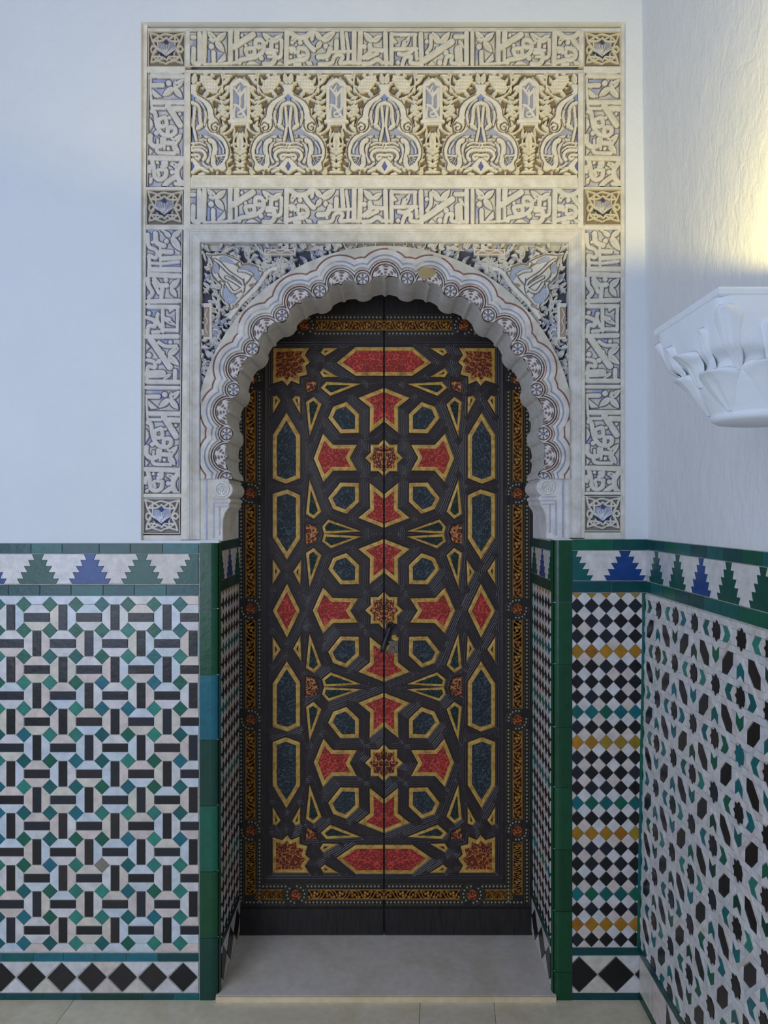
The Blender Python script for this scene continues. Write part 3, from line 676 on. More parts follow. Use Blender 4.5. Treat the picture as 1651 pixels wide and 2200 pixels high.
# --- corner squares with a pierced eight-fold knot
Q = Field(-41, -41, 41, 41, .7, -10, (.30, .28, .26), CREAM)
def kz(l): return [((a-805)/16.5, (b_-850)/16.5) for a, b_ in l]
for l in ([(215, 250), (500, 330), (690, 470)], [(1410, 265), (1120, 335), (920, 470)], [(215, 250), (290, 540), (420, 760)], [(1410, 265), (1320, 540), (1200, 760)],
          [(250, 1350), (470, 1290), (700, 1200)], [(1385, 1385), (1120, 1300), (900, 1190)], [(250, 1350), (290, 1130), (420, 930)], [(1385, 1385), (1310, 1130), (1190, 930)],
          [(310, 540), (500, 400), (690, 300), (805, 285), (920, 310), (1130, 380), (1280, 550)], [(310, 1120), (480, 1290), (690, 1370), (805, 1400), (920, 1330), (1090, 1290), (1290, 1140)],
          [(480, 380), (490, 560), (490, 800), (400, 880), (300, 990), (240, 870), (300, 740), (430, 800), (560, 960), (560, 1130), (700, 1180), (830, 1270), (890, 1130), (1060, 1120), (1080, 960), (1190, 840), (1320, 740), (1400, 850), (1330, 960), (1200, 860), (1110, 760), (1115, 560), (1120, 370)],
          [(310, 540), (520, 545), (680, 520), (805, 430), (920, 530), (1110, 560), (1290, 560)], [(300, 1130), (540, 1140)], [(1080, 1140), (1290, 1150)], [(480, 1300), (500, 1150)], [(1090, 1300), (1090, 1130)]):
    Q.stroke(kz(l), 4.6, 0, round_=1.0, soft=1.4)
Q.poly(kz([(520, 590), (690, 600), (805, 480), (920, 590), (1090, 600), (1100, 760), (1170, 850), (1060, 960), (1050, 1110), (900, 1110), (805, 1200), (700, 1100), (570, 1090), (550, 960), (430, 890), (520, 780)]), -4.5, (.42, .46, .62), 'set')
for l, w_ in (([(490, 830), (650, 890), (805, 1020), (950, 890), (1080, 790)], 2.4), ([(460, 860), (650, 960), (800, 1100), (930, 970), (1130, 850)], 3.2), ([(805, 960), (805, 700)], 2.6), ([(790, 960), (720, 800), (690, 680)], 2.2), ([(815, 960), (880, 800), (920, 680)], 2.2), ([(780, 960), (650, 820), (640, 720)], 2)):
    Q.stroke(kz(l), w_, -.6, (.78, .79, .80), soft=1.2)
Q.poly(kz([(805, 490), (900, 610), (805, 700), (705, 610)]), -1.5, (.08, .09, .28), 'set', 1.0)
Q.poly(kz([(440, 900), (620, 985), (800, 1130), (990, 975), (1165, 855), (1050, 1040), (1040, 1110), (890, 1100), (820, 1205), (720, 1100), (590, 1090)]), -4.2, (.05, .06, .17), 'min', 1.0)
Q.stroke([(-40, -40), (40, -40), (40, 40), (-40, 40), (-40, -40)], 3, -1.5, smooth=False)
me = Q.mesh('corner_square', 0, 0)
for x, y, c_ in ((355, 99.5, (.82, .76, .70)), (1297.5, 100, (.92, .86, .70)), (351, 442, (.80, .76, .74)), (1299, 441, (.90, .82, .66)), (344.5, 1109, (.98, .97, 1.0)), (1299, 1103.5, (1, .99, .98))):
    o_ = obj('corner_square', me, sur, 'stucco', c_, (X(x), Z(y), HR)); o_.scale = (.98, .94, 1)

# --- arabesque panel: two palmette axes at x = 0 and 208, cartouche axis at 104 (px)
F = Field(-110, 150, 318, 379, .9, -17, (.30, .25, .18), (.83, .79, .67))  # brown ground paints in the shadow of the deep gaps
def mz(c_, sg, l): return [(c_+sg*a/7.5, 145+b_/7.5) for a, b_ in l]
def both(c_, fn):
    for sg in (-1, 1): fn(lambda *l: mz(c_, sg, l))
rl = random.Random(5)
GR = (.80, .76, .64)
fol = []
for k in range(120):
    x = rl.uniform(8, 104); y = rl.uniform(152, 376); a = rl.uniform(-.6, .6)+(PI/2 if rl.random() < .4 else .5)
    fol.append((x, y, a, rl.uniform(14, 26), rl.uniform(5, 9), rl.uniform(-5, -1)))
for x, y, a, L, wd, h in fol:
    for c_, sg in ((0, 1), (0, -1), (208, 1), (208, -1)):
        p0 = (c_+sg*x, y); p1 = (c_+sg*(x+L*math.cos(a)), y-L*math.sin(a))
        if c_ == 0 and sg > 0 and x > 110 or (c_ == 208 and sg < 0 and x > 110): continue
        F.leaf(p0, p1, wd, h, GR, slit=3.0)
for c_ in (0, 208):
    def veg(m):
        # vine rings, pine cones
        F.stroke(m((470, 20), (500, 200), (450, 350), (330, 440), (230, 470)), 4.6, -1, GR, round_=1)
        F.stroke(m((330, 440), (470, 520), (520, 640), (480, 720)), 4.0, -1.5, GR, round_=1); F.stroke(m((440, 560), (500, 620), (470, 680), (430, 650)), 3.5, -1, GR)
        F.stroke(m((560, 900), (470, 940), (400, 1000)), 4.2, -1.5, GR); F.stroke(m((640, 950), (560, 1010), (480, 1030)), 4.2, -1.5, GR)
        F.poly(m((130, 70), (260, 90), (380, 170), (430, 280), (390, 370), (290, 350), (190, 270), (140, 170)), -1.0, (.84, .80, .70), smooth=True)
        for k in range(7):
            F.stroke(m((120+k*52, 50), (190+k*40, 400)), 1.6, -4.5, None, 'min', 1.2, False)
            F.stroke(m((90, 90+k*46), (460, 60+k*60)), 1.6, -4.5, None, 'min', 1.2, False)
        for k in range(6):
            F.leaf(*m((520, 200+k*110), (600+30*(k % 2), 130+k*110)), 7, -1, GR)
            F.leaf(*m((430+20*(k % 3), 420+k*70), (560, 470+k*66)), 6, -1.5, GR)
        F.leaf(*m((20, 230), (60, 40)), 13, 0, GR)
    both(c_, veg)
for sg in (-1, 1):       # tassel below the cartouche
    m = lambda *l: mz(104, sg, l)
    F.leaf((104, 280), (104, 330), 16, -.5, GR, slit=5); F.stroke(m((40, 1010), (100, 1120), (95, 1250), (30, 1330)), 3.6, -.5, GR)
    for k in range(7): F.leaf(*m((10, 1300+k*52), (125-8*k, 1230+k*60)), 5.5, -1, GR, slit=0)
    F.leaf(*m((0, 1380), (60, 1300)), 6, -.5, GR)
OUT = [(0, 235), (75, 228), (104, 255), (82, 290), (66, 335), (95, 375), (200, 435), (310, 515), (365, 620), (385, 730), (440, 790), (478, 880), (462, 960), (420, 1005), (520, 1060), (600, 1170), (635, 1300), (617, 1430), (575, 1500), (590, 1600), (520, 1650), (420, 1610), (300, 1600), (150, 1595), (60, 1650), (0, 1690)]
INN = [(0, 385), (80, 465), (180, 530), (240, 620), (262, 720), (240, 850), (205, 950), (280, 1020), (400, 1080), (500, 1170), (545, 1290), (545, 1390), (490, 1500), (390, 1570), (250, 1590), (150, 1560), (60, 1450), (0, 1430)]
BL2 = (.44, .47, .60)
for c_ in (0, 208):
    pl = mz(c_, 1, OUT)+list(reversed(mz(c_, -1, OUT)))[0:]
    F.poly(pl, 0, (.84, .80, .70), 'set', 1.6, mask=1)
    F.poly(mz(c_, 1, INN)+list(reversed(mz(c_, -1, INN))), -7.5, BL2, 'set', 1.6)
    F.poly(mz(c_, 1, [(0, 385), (80, 465), (0, 470), ])+list(reversed(mz(c_, -1, [(0, 385), (80, 465), (0, 470)]))), -4.2, (.25, .35, .68), 'set', 1.0)
    def pal(m):
        for k in range(9): F.leaf(*m((60+(k%3)*60, 1120-(k%2)*60), (110+(k*53)%330, 1060+(k*37)%120)), 8, -2.5, (.70, .69, .66), slit=3)
        F.stroke(m((200, 620), (225, 740), (195, 880)), 6.5, -1.5, (.74, .72, .67), round_=1.2); F.stroke(m((60, 470), (150, 540), (200, 620)), 5.0, -2.0, (.62, .64, .72), round_=1); F.stroke(m((250, 1480), (300, 1380), (290, 1250), (240, 1180)), 7, -1.5, (.76, .74, .69), round_=1.2); F.stroke(m((170, 1500), (240, 1560), (330, 1560)), 6, -2, (.72, .71, .68), round_=1); F.stroke(m((440, 1160), (500, 1260), (505, 1340)), 5, -2.5, (.62, .66, .76), round_=1)
        F.stroke(m(*[(a*.955, 24+b_*.985) for a, b_ in OUT[5:22]]), 2.8, -6.5, (.30, .26, .22), 'min', 1.2)          # incised contour
        F.stroke(m((430, 890), (390, 850), (320, 890), (330, 960), (390, 975), (410, 930), (370, 915)), 3.0, -8, (.28, .24, .2), 'min', 1.2); F.poly(m((85, 262), (150, 285), (215, 330), (160, 372), (95, 345)), -15, (.28, .23, .17), 'min', 1.4); F.stroke(m((455, 985), (380, 1010), (300, 985), (255, 900), (262, 800)), 2.6, -7, (.30, .26, .22), 'min', 1.2)
        F.stroke(m((215, 960), (250, 880), (330, 850)), 2.2, -3, None, 'min', 1.2)
        F.stroke(m((150, 900), (125, 760), (118, 640), (80, 560), (0, 525)), 8.5, -.4, (.82, .78, .68), round_=1.2); F.stroke(m((105, 800), (98, 650), (60, 590)), 2.2, -6, None, 'min', 1.1)
        F.stroke(m((45, 600), (30, 760), (22, 900), (40, 1000), (70, 1140)), 6.5, -.3, (.82, .79, .70), round_=1); F.leaf(*m((60, 960), (190, 860)), 9, -.8)
        F.stroke(m((0, 930), (6, 1130)), 3.0, -4, (.2, .22, .38), 'min', 1.2)
        F.stroke(m((0, 1190), (130, 1175), (220, 1215)), 4.0, -.4, (.82, .78, .68)); F.stroke(m((0, 1245), (150, 1240), (240, 1300)), 4.0, -.2, (.82, .78, .68))
        F.stroke(m((0, 1300), (110, 1290), (195, 1330), (215, 1400), (180, 1450)), 7.0, 0, (.84, .80, .70), round_=1); F.stroke(m((0, 1375), (90, 1372), (125, 1400), (100, 1440), (60, 1420)), 6.0, 0, (.84, .80, .70), round_=1)
        F.stroke(m((20, 1440), (70, 1530), (160, 1600), (260, 1640)), 6.0, -.4, (.82, .79, .70))
        F.stroke(m((290, 1130), (350, 1170), (372, 1280), (345, 1420), (345, 1520), (385, 1580)), 10.5, -.4, (.80, .77, .69), round_=1.2); F.stroke(m((375, 1190), (392, 1290), (368, 1420), (345, 1500)), 2.0, -3.4, None, 'min', 1.2)
        F.dot(m((300, 1140))[0], 11, -.2, (.82, .79, .70)); F.dot(m((290, 1150))[0], 3, -4, None, 'min')
        for k in range(5): F.stroke(m((400, 1395+k*6), (530-k*14, 1385+k*42)), 1.9, -2.8, (.70, .72, .78))
        F.stroke(m((395, 1390), (540, 1375)), 3.4, -.8, (.80, .79, .76)); F.stroke(m((520, 1530), (570, 1570), (540, 1630), (440, 1625)), 2.0, -2.2, None, 'min', 1.2)
        F.leaf(*m((0, 1280), (40, 1170)), 5, -.2)
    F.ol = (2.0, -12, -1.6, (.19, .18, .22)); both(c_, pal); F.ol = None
    F.poly([(c_, 145+1480/7.5), (c_+6, 145+1560/7.5), (c_, 145+1640/7.5), (c_-6, 145+1560/7.5)], -4.5, (.16, .18, .42), 'set', 1.2)
CT = [(0, 125), (120, 190), (165, 235), (165, 800), (200, 815), (200, 850), (150, 860), (150, 945), (95, 945), (90, 890), (0, 890)]
F.poly(mz(104, 1, CT)+list(reversed(mz(104, -1, CT))), .6, (.84, .80, .70), 'set', 1.6, mask=2)
CI = [(0, 195), (50, 250), (108, 270), (112, 790), (0, 790)]
F.poly(mz(104, 1, CI)+list(reversed(mz(104, -1, CI))), -6.5, (.40, .43, .58), 'set', 1.5)
for l, w_ in (([(0, 560), (0, 330)], 5), ([(0, 420), (-90, 290)], 5), ([(0, 420), (85, 300)], 6.5), ([(85, 300), (85, 600), (20, 650)], 6.5), ([(-85, 560), (-20, 590), (60, 700), (90, 760)], 6), ([(-85, 600), (-85, 780), (100, 780)], 5), ([(-30, 680), (40, 680), (40, 740), (-30, 740), (-30, 680)], 4), ([(0, 250), (-40, 320)], 4)):
    F.stroke(mz(104, 1, l), w_, 0, (.80, .77, .70), round_=1)
F.stroke(mz(104, 1, [(-210, 850), (210, 840)]), 2, -3, None, 'min', 1.2, False)
F.poly([(-110, 372), (318, 372), (318, 380), (-110, 380)], 0, (.82, .78, .66), 'max', 1.0)
F.H += (patch(F.H.shape, 60, 9)-.5)*.8
ii = (F.x[:-1]+F.x[1:])/2; msk = F.mask[:-1, :-1]
def selx(m, a, b_): return (msk == m) & ((ii >= a) & (ii < b_))[None, :]
ap = obj('arabesque_panel', None, sur, None, None, (0, 0, HR)); ap.empty_display_size = .02
mg = F.mesh('leaf_ground', 0, 0, sel=selx(0, 0, 208)); mp = F.mesh('palmette', 0, 265, sel=selx(1, -100, 100)); mc = F.mesh('script_cartouche', 104, 265, sel=selx(2, 60, 150))
for k in range(4):
    obj('leaf_ground', mg, ap, 'stucco', (1, .97, .9), (X(410+k*208.3), Z(0), 0)); obj('script_cartouche', mc, ap, 'stucco', (1, .97, .92), (X(514+k*208.3), Z(265), 0))
    if k: obj('palmette', mp, ap, 'stucco', (1, .97, .92), (X(410+k*208.3), Z(265), 0))
obj('palmette', F.mesh('palmette', 0, 265, sel=selx(1, -1, 100)), ap, 'stucco', (1, .97, .92), (X(410), Z(265), 0)); obj('palmette', F.mesh('palmette', 0, 265, sel=selx(1, -100, 1)), ap, 'stucco', (1, .97, .92), (X(1243.2), Z(265), 0))

# --- stepped moulding round the arch field
MO = [(0, -12), (1, -9.5), (5, -9.5), (6.5, -12.5), (9, -13), (11, -16), (17, -20), (21, -20.5), (22.5, -18.5), (25.5, -18.5), (27, -26), (28.5, -40)]
path = lambda d_: [(400.5+d_, 1160), (400.5+d_, 489.5+d_), (1252-d_, 489.5+d_), (1252-d_, 1156)]
vs = []; fs = []
for d_, h in MO:
    for a, b_ in path(d_): vs.append((X(a), Z(b_), h/1000))
for k in range(len(MO)-1):
    for i in range(3): fs.append((k*4+i, k*4+i+1, k*4+5+i, k*4+4+i))
obj('moulding', mesh('moulding', vs, fs), sur, 'stucco_plain', (.70, .68, .645))

# --- archivolt: scalloped rings drawn from the distance to a row of lobes
AX, AY, RC, ST = 828, 935, 343, 8.12*PI/180
lob = [(k*ST, 35 if k % 2 == 0 else 20) for k in range(-14, 15)]
def arc(th, r):
    "semicircle, then straight down below the springing"
    t_ = np.clip(th, -PI/2, PI/2); return AX+r*np.sin(t_), AY-r*np.cos(t_)+np.maximum(np.abs(th)-PI/2, 0)*RC
LC = [(*arc(a, RC), r_) for a, r_ in lob]
TH = np.linspace(-105.5, 105.5, 1560)*PI/180
def r_in(th):
    rs_ = 15.0
    k = th/ST; s_small = (k-(2*np.round((k-1)/2)+1))*ST*RC; s_big = (k-2*np.round(k/2))*ST*RC
    r0 = 347-.006*s_big**2-6*np.exp(-(s_big/4.5)**2)
    r1 = np.where(np.abs(s_small) < 20, 346-rs_*np.sqrt(np.clip(1-(s_small/20)**2, 0, None)), 400)
    return np.minimum(r0, r1)
ri = r_in(TH); ro = np.minimum(409, 398.5/np.maximum(np.abs(np.sin(np.clip(TH, -PI/2, PI/2))), .3)); nr = 84
tt = np.linspace(0, 1, nr)[:, None]; rr = ri[None]*(1-tt)+ro[None]*tt
px, py = arc(TH[None], rr)
sd = np.full(px.shape, 1e9); own = np.zeros(px.shape, int)
for k, (a, b_, r_) in enumerate(LC):
    d_ = np.hypot(px-a, py-b_)-r_; m = d_ < sd; sd[m] = d_[m]; own[m] = k
cxs = np.array([q[0] for q in LC])[own]; cys = np.array([q[1] for q in LC])[own]; rs = np.array([q[2] for q in LC])[own]
def gv(c_, w_): return np.exp(-((sd-c_)/w_)**2)
H = -14+np.clip((sd+2)/30, 0, 1)*4.0                       # gentle dish towards the opening
C3 = np.empty(px.shape+(3,)); C3[:] = (.72, .69, .655)
def paint(m, c_): C3[m] = c_
H -= 8.0*gv(-2, 1.1)+8.5*gv(-7, 1.3)+6.0*gv(3.2, 1.1)+4.2*gv(11.5, 1.2)+4.8*gv(25, 1.3)
H += .9*gv(18, 5)
wear = patch(px.shape, 46, 21)
paint((np.abs(sd-11.5) < 1.5) & (wear > .25), (.42, .45, .62)); paint((np.abs(sd-25) < 1.6) & (wear > .2), (.36, .17, .15)); paint((np.abs(sd+1.5) < 1.2) & (wear > .5), (.34, .15, .13))
paint(np.abs(sd+7) < 1.3, (.24, .18, .18)); paint(np.abs(sd-3.2) < .9, (.42, .38, .36)); paint((np.abs(sd+2) < 1.1) & (wear < .62), (.24, .18, .18)); paint(sd > 26.5, (.68, .64, .575)); C3 *= (.80+.28*patch(px.shape, 90, 31))[..., None]
ph = np.arctan2(py-cys, px-cxs); dist = sd+rs; big_ = rs > 30
ins = sd < -9; flower = np.where(big_, np.cos(ph*7+1)*2.4+np.cos(dist*.9)*1.8, np.cos(ph*6)*2.6+np.cos(dist*1.1)*1.2)
H = np.where(ins, -18+flower, H); paint(ins & (flower < -.8), (.30, .20, .20)); paint(ins & (flower > -.8), (.74, .72, .70)); paint((~big_) & (dist < 4), (.25, .36, .55))
pk = ((px-917)/20)**2+((py-583)/13)**2+.5*(patch(px.shape, 120, 2)-.5) < 1                    # bare plaster repair
H[pk] = -15.5; paint(pk, (.42, .32, .17))
H += (patch(px.shape, 150, 4)-.5)*1.0
co_ = np.stack([(px-825.5)*S, EYE+(1100-py)*S, H*.001], -1).reshape(-1, 3)
idx = np.arange(px.size).reshape(px.shape); q4 = np.stack([idx[:-1, :-1], idx[:-1, 1:], idx[1:, 1:], idx[1:, :-1]], -1).reshape(-1, 4)
obj('archivolt', grid_mesh('archivolt', co_, q4, C3.reshape(-1, 3)), sur, 'stucco', (1, 1, 1))
# soffit: the lobed edge carried back through the wall
hs = np.array([-18.5, -24, -60, -120, -180, -219, -222]); amp = np.array([1, 1, .95, .9, .85, .8, .8]); rm = 341.0
rr = rm+(ri[None]-rm)*amp[:, None]; rr[-1] = 400
rr[:2] += (np.interp(np.arange(TH.size), np.arange(0, TH.size, 9), rng.random(len(np.arange(0, TH.size, 9))))-.5)*5*np.array([[1], [.5]])
px, py = arc(TH[None], rr)
co_ = np.stack([(px-825.5)*S, EYE+(1100-py)*S, np.repeat(hs[:, None]*.001, TH.size, 1)], -1).reshape(-1, 3)
idx = np.arange(px.size).reshape(px.shape); q4 = np.stack([idx[1:, :-1], idx[1:, 1:], idx[:-1, 1:], idx[:-1, :-1]], -1).reshape(-1, 4)
cs_ = np.empty((px.size, 3)); cs_[:] = (.66, .64, .60)
obj('soffit', grid_mesh('soffit', co_, q4, cs_, False), sur, 'stucco', (1, 1, 1))
# closing wall at soffit and jamb line; unseen rear plate added against light leaks
bm = bmesh.new()
box_bm(bm, X(400), X(428), Z(1160), Z(500), -.222, -.04); box_bm(bm, X(1226), X(1252), Z(1156), Z(500), -.222, -.04); box_bm(bm, X(400), X(1252), Z(530), Z(492), -.222, -.04)
vs = [bm.verts.new((X(AX+412*math.sin(a)), Z(AY-412*math.cos(a)), -.222)) for a in np.linspace(-1.84, 1.84, 60)]
vo = [bm.verts.new((X(max(400, min(1252, AX+900*math.sin(a)))), Z(max(492, AY-900*math.cos(a))), -.222)) for a in np.linspace(-1.84, 1.84, 60)]
for i in range(59): bm.faces.new((vs[i], vs[i+1], vo[i+1], vo[i]))
obj('arch_core', bm_mesh('arch_core', bm), sur, 'stucco_plain', (.6, .58, .55))

# --- spandrels (right one traced, left one mirrored)
SP = Field(828, 517, 1226, 935, 1.0, -42, (.10, .10, .14), (.74, .71, .64))  # blue-grey ground, darkened to paint in the shade of the deep holes
def sz(l): return [(1030+a/6.113, 500+b_/6.113) for a, b_ in l]
r2 = random.Random(12)
n_ = 0
while n_ < 470:
    x, y = r2.uniform(840, 1226), r2.uniform(518, 900); d_ = math.hypot(x-AX, y-AY)
    if d_ < 398: continue
    a = r2.uniform(0, 2*PI); L = r2.uniform(12, 24); n_ += 1
    SP.leaf((x, y), (x+L*math.cos(a), y+L*math.sin(a)), r2.uniform(6, 10), r2.uniform(-27, -21), (.70, .68, .63) if r2.random() < .8 else (.44, .46, .56), slit=5)
for k in range(16):
    a0 = r2.uniform(.05, 1.3); r_ = r2.uniform(410, 470); c0 = (AX+r_*math.sin(a0), AY-r_*math.cos(a0)); rad = r2.uniform(9, 16)
    SP.stroke([(c0[0]+rad*math.cos(t_)*(1-t_/12), c0[1]+rad*math.sin(t_)*(1-t_/12)) for t_ in np.linspace(0, 5, 9)], 3.4, -21, (.70, .68, .63))
CR = (.78, .74, .66)
PO = sz([(1150, 228), (1040, 243), (900, 232), (760, 285), (700, 315), (650, 340), (640, 365), (540, 362), (430, 395), (385, 470), (330, 490), (370, 560), (430, 650), (560, 790), (700, 930), (800, 1040), (830, 960), (920, 880), (965, 780), (940, 680), (985, 640), (1060, 560), (1085, 460), (1065, 360), (1100, 280)])
sz_raw = lambda p: list(p)+[p[0]]
SP.poly(PO, -18, CR, 'set', 1.8)
pc = np.array(PO).mean(0)
for f_ in (.90, .62): SP.stroke([tuple(pc+(np.array(q_)-pc)*f_) for q_ in sz_raw(PO)], 2.6, -26, (.34, .30, .27), 'min', 1.2)
SP.stroke(sz([(200, 450), (300, 480), (450, 690), (640, 880), (810, 1090)]), 8.5, -18, CR)
for l in ([(770, 350), (860, 290), (945, 300), (930, 345), (850, 365), (780, 385)], [(955, 490), (985, 400), (1035, 375), (1040, 440), (1010, 510)], [(412, 520), (480, 430), (600, 410), (690, 440), (600, 470), (530, 520), (450, 610)], [(705, 830), (790, 770), (860, 690), (905, 720), (910, 800), (860, 890), (770, 905)]):
    SP.poly(sz(l), -25, (.44, .49, .60), 'set', 1.6, smooth=True)
for l in ([(620, 760), (690, 860), (700, 900), (640, 830)], [(500, 640), (560, 660), (540, 690), (480, 670)], [(690, 910), (780, 930), (760, 975), (700, 950)]):
    SP.poly(sz(l), -24, (.44, .36, .28), 'set', 1.4)
for l in ([(640, 740), (650, 620), (820, 500), (940, 380), (1010, 330)], [(650, 690), (750, 620), (860, 560)], [(520, 520), (600, 480), (690, 470)], [(640, 700), (760, 760), (860, 640)]):
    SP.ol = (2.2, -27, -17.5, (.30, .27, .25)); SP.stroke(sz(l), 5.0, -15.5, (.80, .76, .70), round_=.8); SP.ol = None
for l in ([(720, 590), (780, 540)], [(630, 580), (625, 660)], [(660, 340), (720, 380), (700, 400)], [(900, 620), (950, 610), (930, 650)], [(1060, 260), (1050, 330)], [(430, 430), (560, 395), (660, 400)], [(940, 720), (940, 800), (880, 880)], [(1070, 420), (1050, 520), (990, 590)], [(760, 310), (900, 255), (1030, 265)]):
    SP.stroke(sz(l), 2.4, -26, (.34, .30, .27), 'min', 1.2)
for k in range(6): SP.stroke(sz([(730+k*28, 880), (790+k*20, 770)]), 1.4, -21.5, (.62, .68, .76))
for l in (rect(-60, 360, 185, 265), rect(1050, 1165, 900, 1380)):
    SP.poly(sz(l), -19, CR, 'set', 1.5)
SP.poly(sz(rect(-40, 340, 200, 245)), -23, (.42, .30, .25), 'set', 1.3); SP.poly(sz(rect(1085, 1165, 960, 1350)), -23, (.40, .31, .25), 'set', 1.3)
SP.stroke(sz([(-20, 235), (60, 205), (140, 235), (240, 205), (320, 235)]), 3, -19.5, (.70, .64, .58)); SP.stroke(sz([(1110, 980), (1140, 1060), (1110, 1140), (1140, 1220), (1110, 1300)]), 3, -19.5, (.66, .60, .52))
SP.H += (patch(SP.H.shape, 120, 8)-.5)*1.2
xm = (SP.x[:-1]+SP.x[1:])/2; ym = (SP.y[:-1]+SP.y[1:])/2
sel = (np.hypot(xm[None]-AX, ym[:, None]-AY) > 399)
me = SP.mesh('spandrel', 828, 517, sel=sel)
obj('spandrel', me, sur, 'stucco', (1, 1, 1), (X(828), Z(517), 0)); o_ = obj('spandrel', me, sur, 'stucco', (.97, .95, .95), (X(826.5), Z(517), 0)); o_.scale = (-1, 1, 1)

# --- imposts carrying the arch
front = [(437, 1026), (486, 1026), (489, 1034)]+[(478+18.5*math.cos(a), 1052+18.5*math.sin(a)) for a in np.linspace(-1.0, 1.15, 9)]+[(486, 1069.5), (492, 1073), (492, 1078), (488.5, 1082), (488.5, 1090), (485, 1094.5), (480, 1102), (476.5, 1113), (475, 1124), (475, 1163), (437, 1163)]
for side in (-1, 1):
    bm = bmesh.new(); mx = (lambda a: a) if side < 0 else (lambda a: 1654-a)
    yb = 0 if side < 0 else -5
    rings = []
    for h, g in ((-.0215, 0), (-.024, 1.2), (-.10, 1), (-.219, .5), (-.222, 0)):
        rings.append([bm.verts.new((X(mx(a+(g if a > 440 else 0))), Z(b_+yb), h)) for a, b_ in front])
    for r0, r1 in zip(rings[:-1], rings[1:]):
        for i in range(len(front)): j = (i+1) % len(front); bm.faces.new((r0[i], r0[j], r1[j], r1[i]))
    bm.faces.new(rings[0]); bm.faces.new(rings[-1])
    box_bm(bm, min(X(mx(425)), X(mx(437))), max(X(mx(425)), X(mx(437))), Z(1163+yb), Z(1010), -.2, -.0235)
    im = obj('impost', bm_mesh('impost', bm), sur, 'stucco_plain', (.72, .69, .64) if side < 0 else (.76, .75, .75))
    RD = Field(-17, -17, 17, 17, .7, -1.5, (.25, .24, .24), (.80, .79, .77))
    RD.stroke([(14.5*math.cos(a), 14.5*math.sin(a)) for a in np.linspace(0, 2*PI, 25)], 4, 2.5, smooth=False)
    for l in ([(0, 12), (0, 2)], [(0, 12), (-6, 3), (-11, -2)], [(0, 12), (6, 3), (11, -2)], [(-1, 10), (-9, 5)], [(1, 10), (9, 5)], [(0, 3), (-3.5, -3), (0, -9), (3.5, -3), (0, 3)]): RD.stroke(l, 2.2, 1.5, soft=1)
    rsel = np.hypot((RD.x[:-1]+.35)[None], (RD.y[:-1]+.35)[:, None]) < 16.4
    obj('roundel', RD.mesh('roundel', 0, 0, sel=rsel), im, 'stucco', (1, 1, 1), (X(mx(474)), Z(1050.5+yb), -.0205))
    for x, y0, y1, wd, c_ in ((441, 1030, 1160, 3.5, (.46, .47, .62)), (456, 1082, 1156, 4, (.50, .54, .70)), (469, 1089, 1150, 3, (.48, .48, .66))):
        p = [(X(mx(x-wd/2)), Z(y1+yb)), (X(mx(x+wd/2)), Z(y1+yb)), (X(mx(x+wd/2)), Z(y0+yb)), (X(mx(x-wd/2)), Z(y0+yb))]
        tile(im, 'painted_fillet', p, c_, -.0235, -.0203, .0006, 0, 'stucco_plain', .02)
    for y in (1072, 1080, 1088):
        p = [(X(mx(455)), Z(y+1.3+yb)), (X(mx(487)), Z(y+1.3+yb)), (X(mx(487)), Z(y-1.3+yb)), (X(mx(455)), Z(y-1.3+yb))]
        tile(im, 'painted_fillet', p, (.50, .48, .55), -.0235, -.0203, .0005, 0, 'stucco_plain', .02)
# ================================================================== DOOR LEAVES
CXD, CYD = 825.5, 1311.0
def za(l): return [(500+a/4.782, 620+b_/4.782) for a, b_ in l]          # zoom of the upper left part
def zb(l): return [(500+a/4.782, 1040+b_/4.782) for a, b_ in l]         # zoom of the middle left part
def flip(l, y): return [(a, 2*y-b_) for a, b_ in l]
def mirx(l): return [(2*CXD-a, b_) for a, b_ in l]
sx_ = (CXD-500)*4.782                                                            # seam in za coordinates
Gs = [(sx_, 1020), (1290, 1125), (1412, 1225), (1408, 1488), (sx_, 1368)]
Gf = za(Gs)+list(reversed(mirx(za(Gs))))
Hx = za([(982, 1330), (1035, 1215), (1172, 1165), (1302, 1290), (1300, 1485), (1108, 1490)])
Ik = za([(755, 1165), (835, 1113), (916, 1190), (792, 1522)])
Lr = za([(835, 1745), (930, 1490), (1035, 1605), (1280, 1605), (1208, 1738), (1280, 1872), (1035, 1874), (935, 1990)])
m1, m2 = 984.0, 1146.0
def st8(y, Ro=41, Ri=31): return [(CXD+(Ro if k % 2 == 0 else Ri)*math.cos(k*PI/8), y+(Ro if k % 2 == 0 else Ri)*math.sin(k*PI/8)) for k in range(16)]
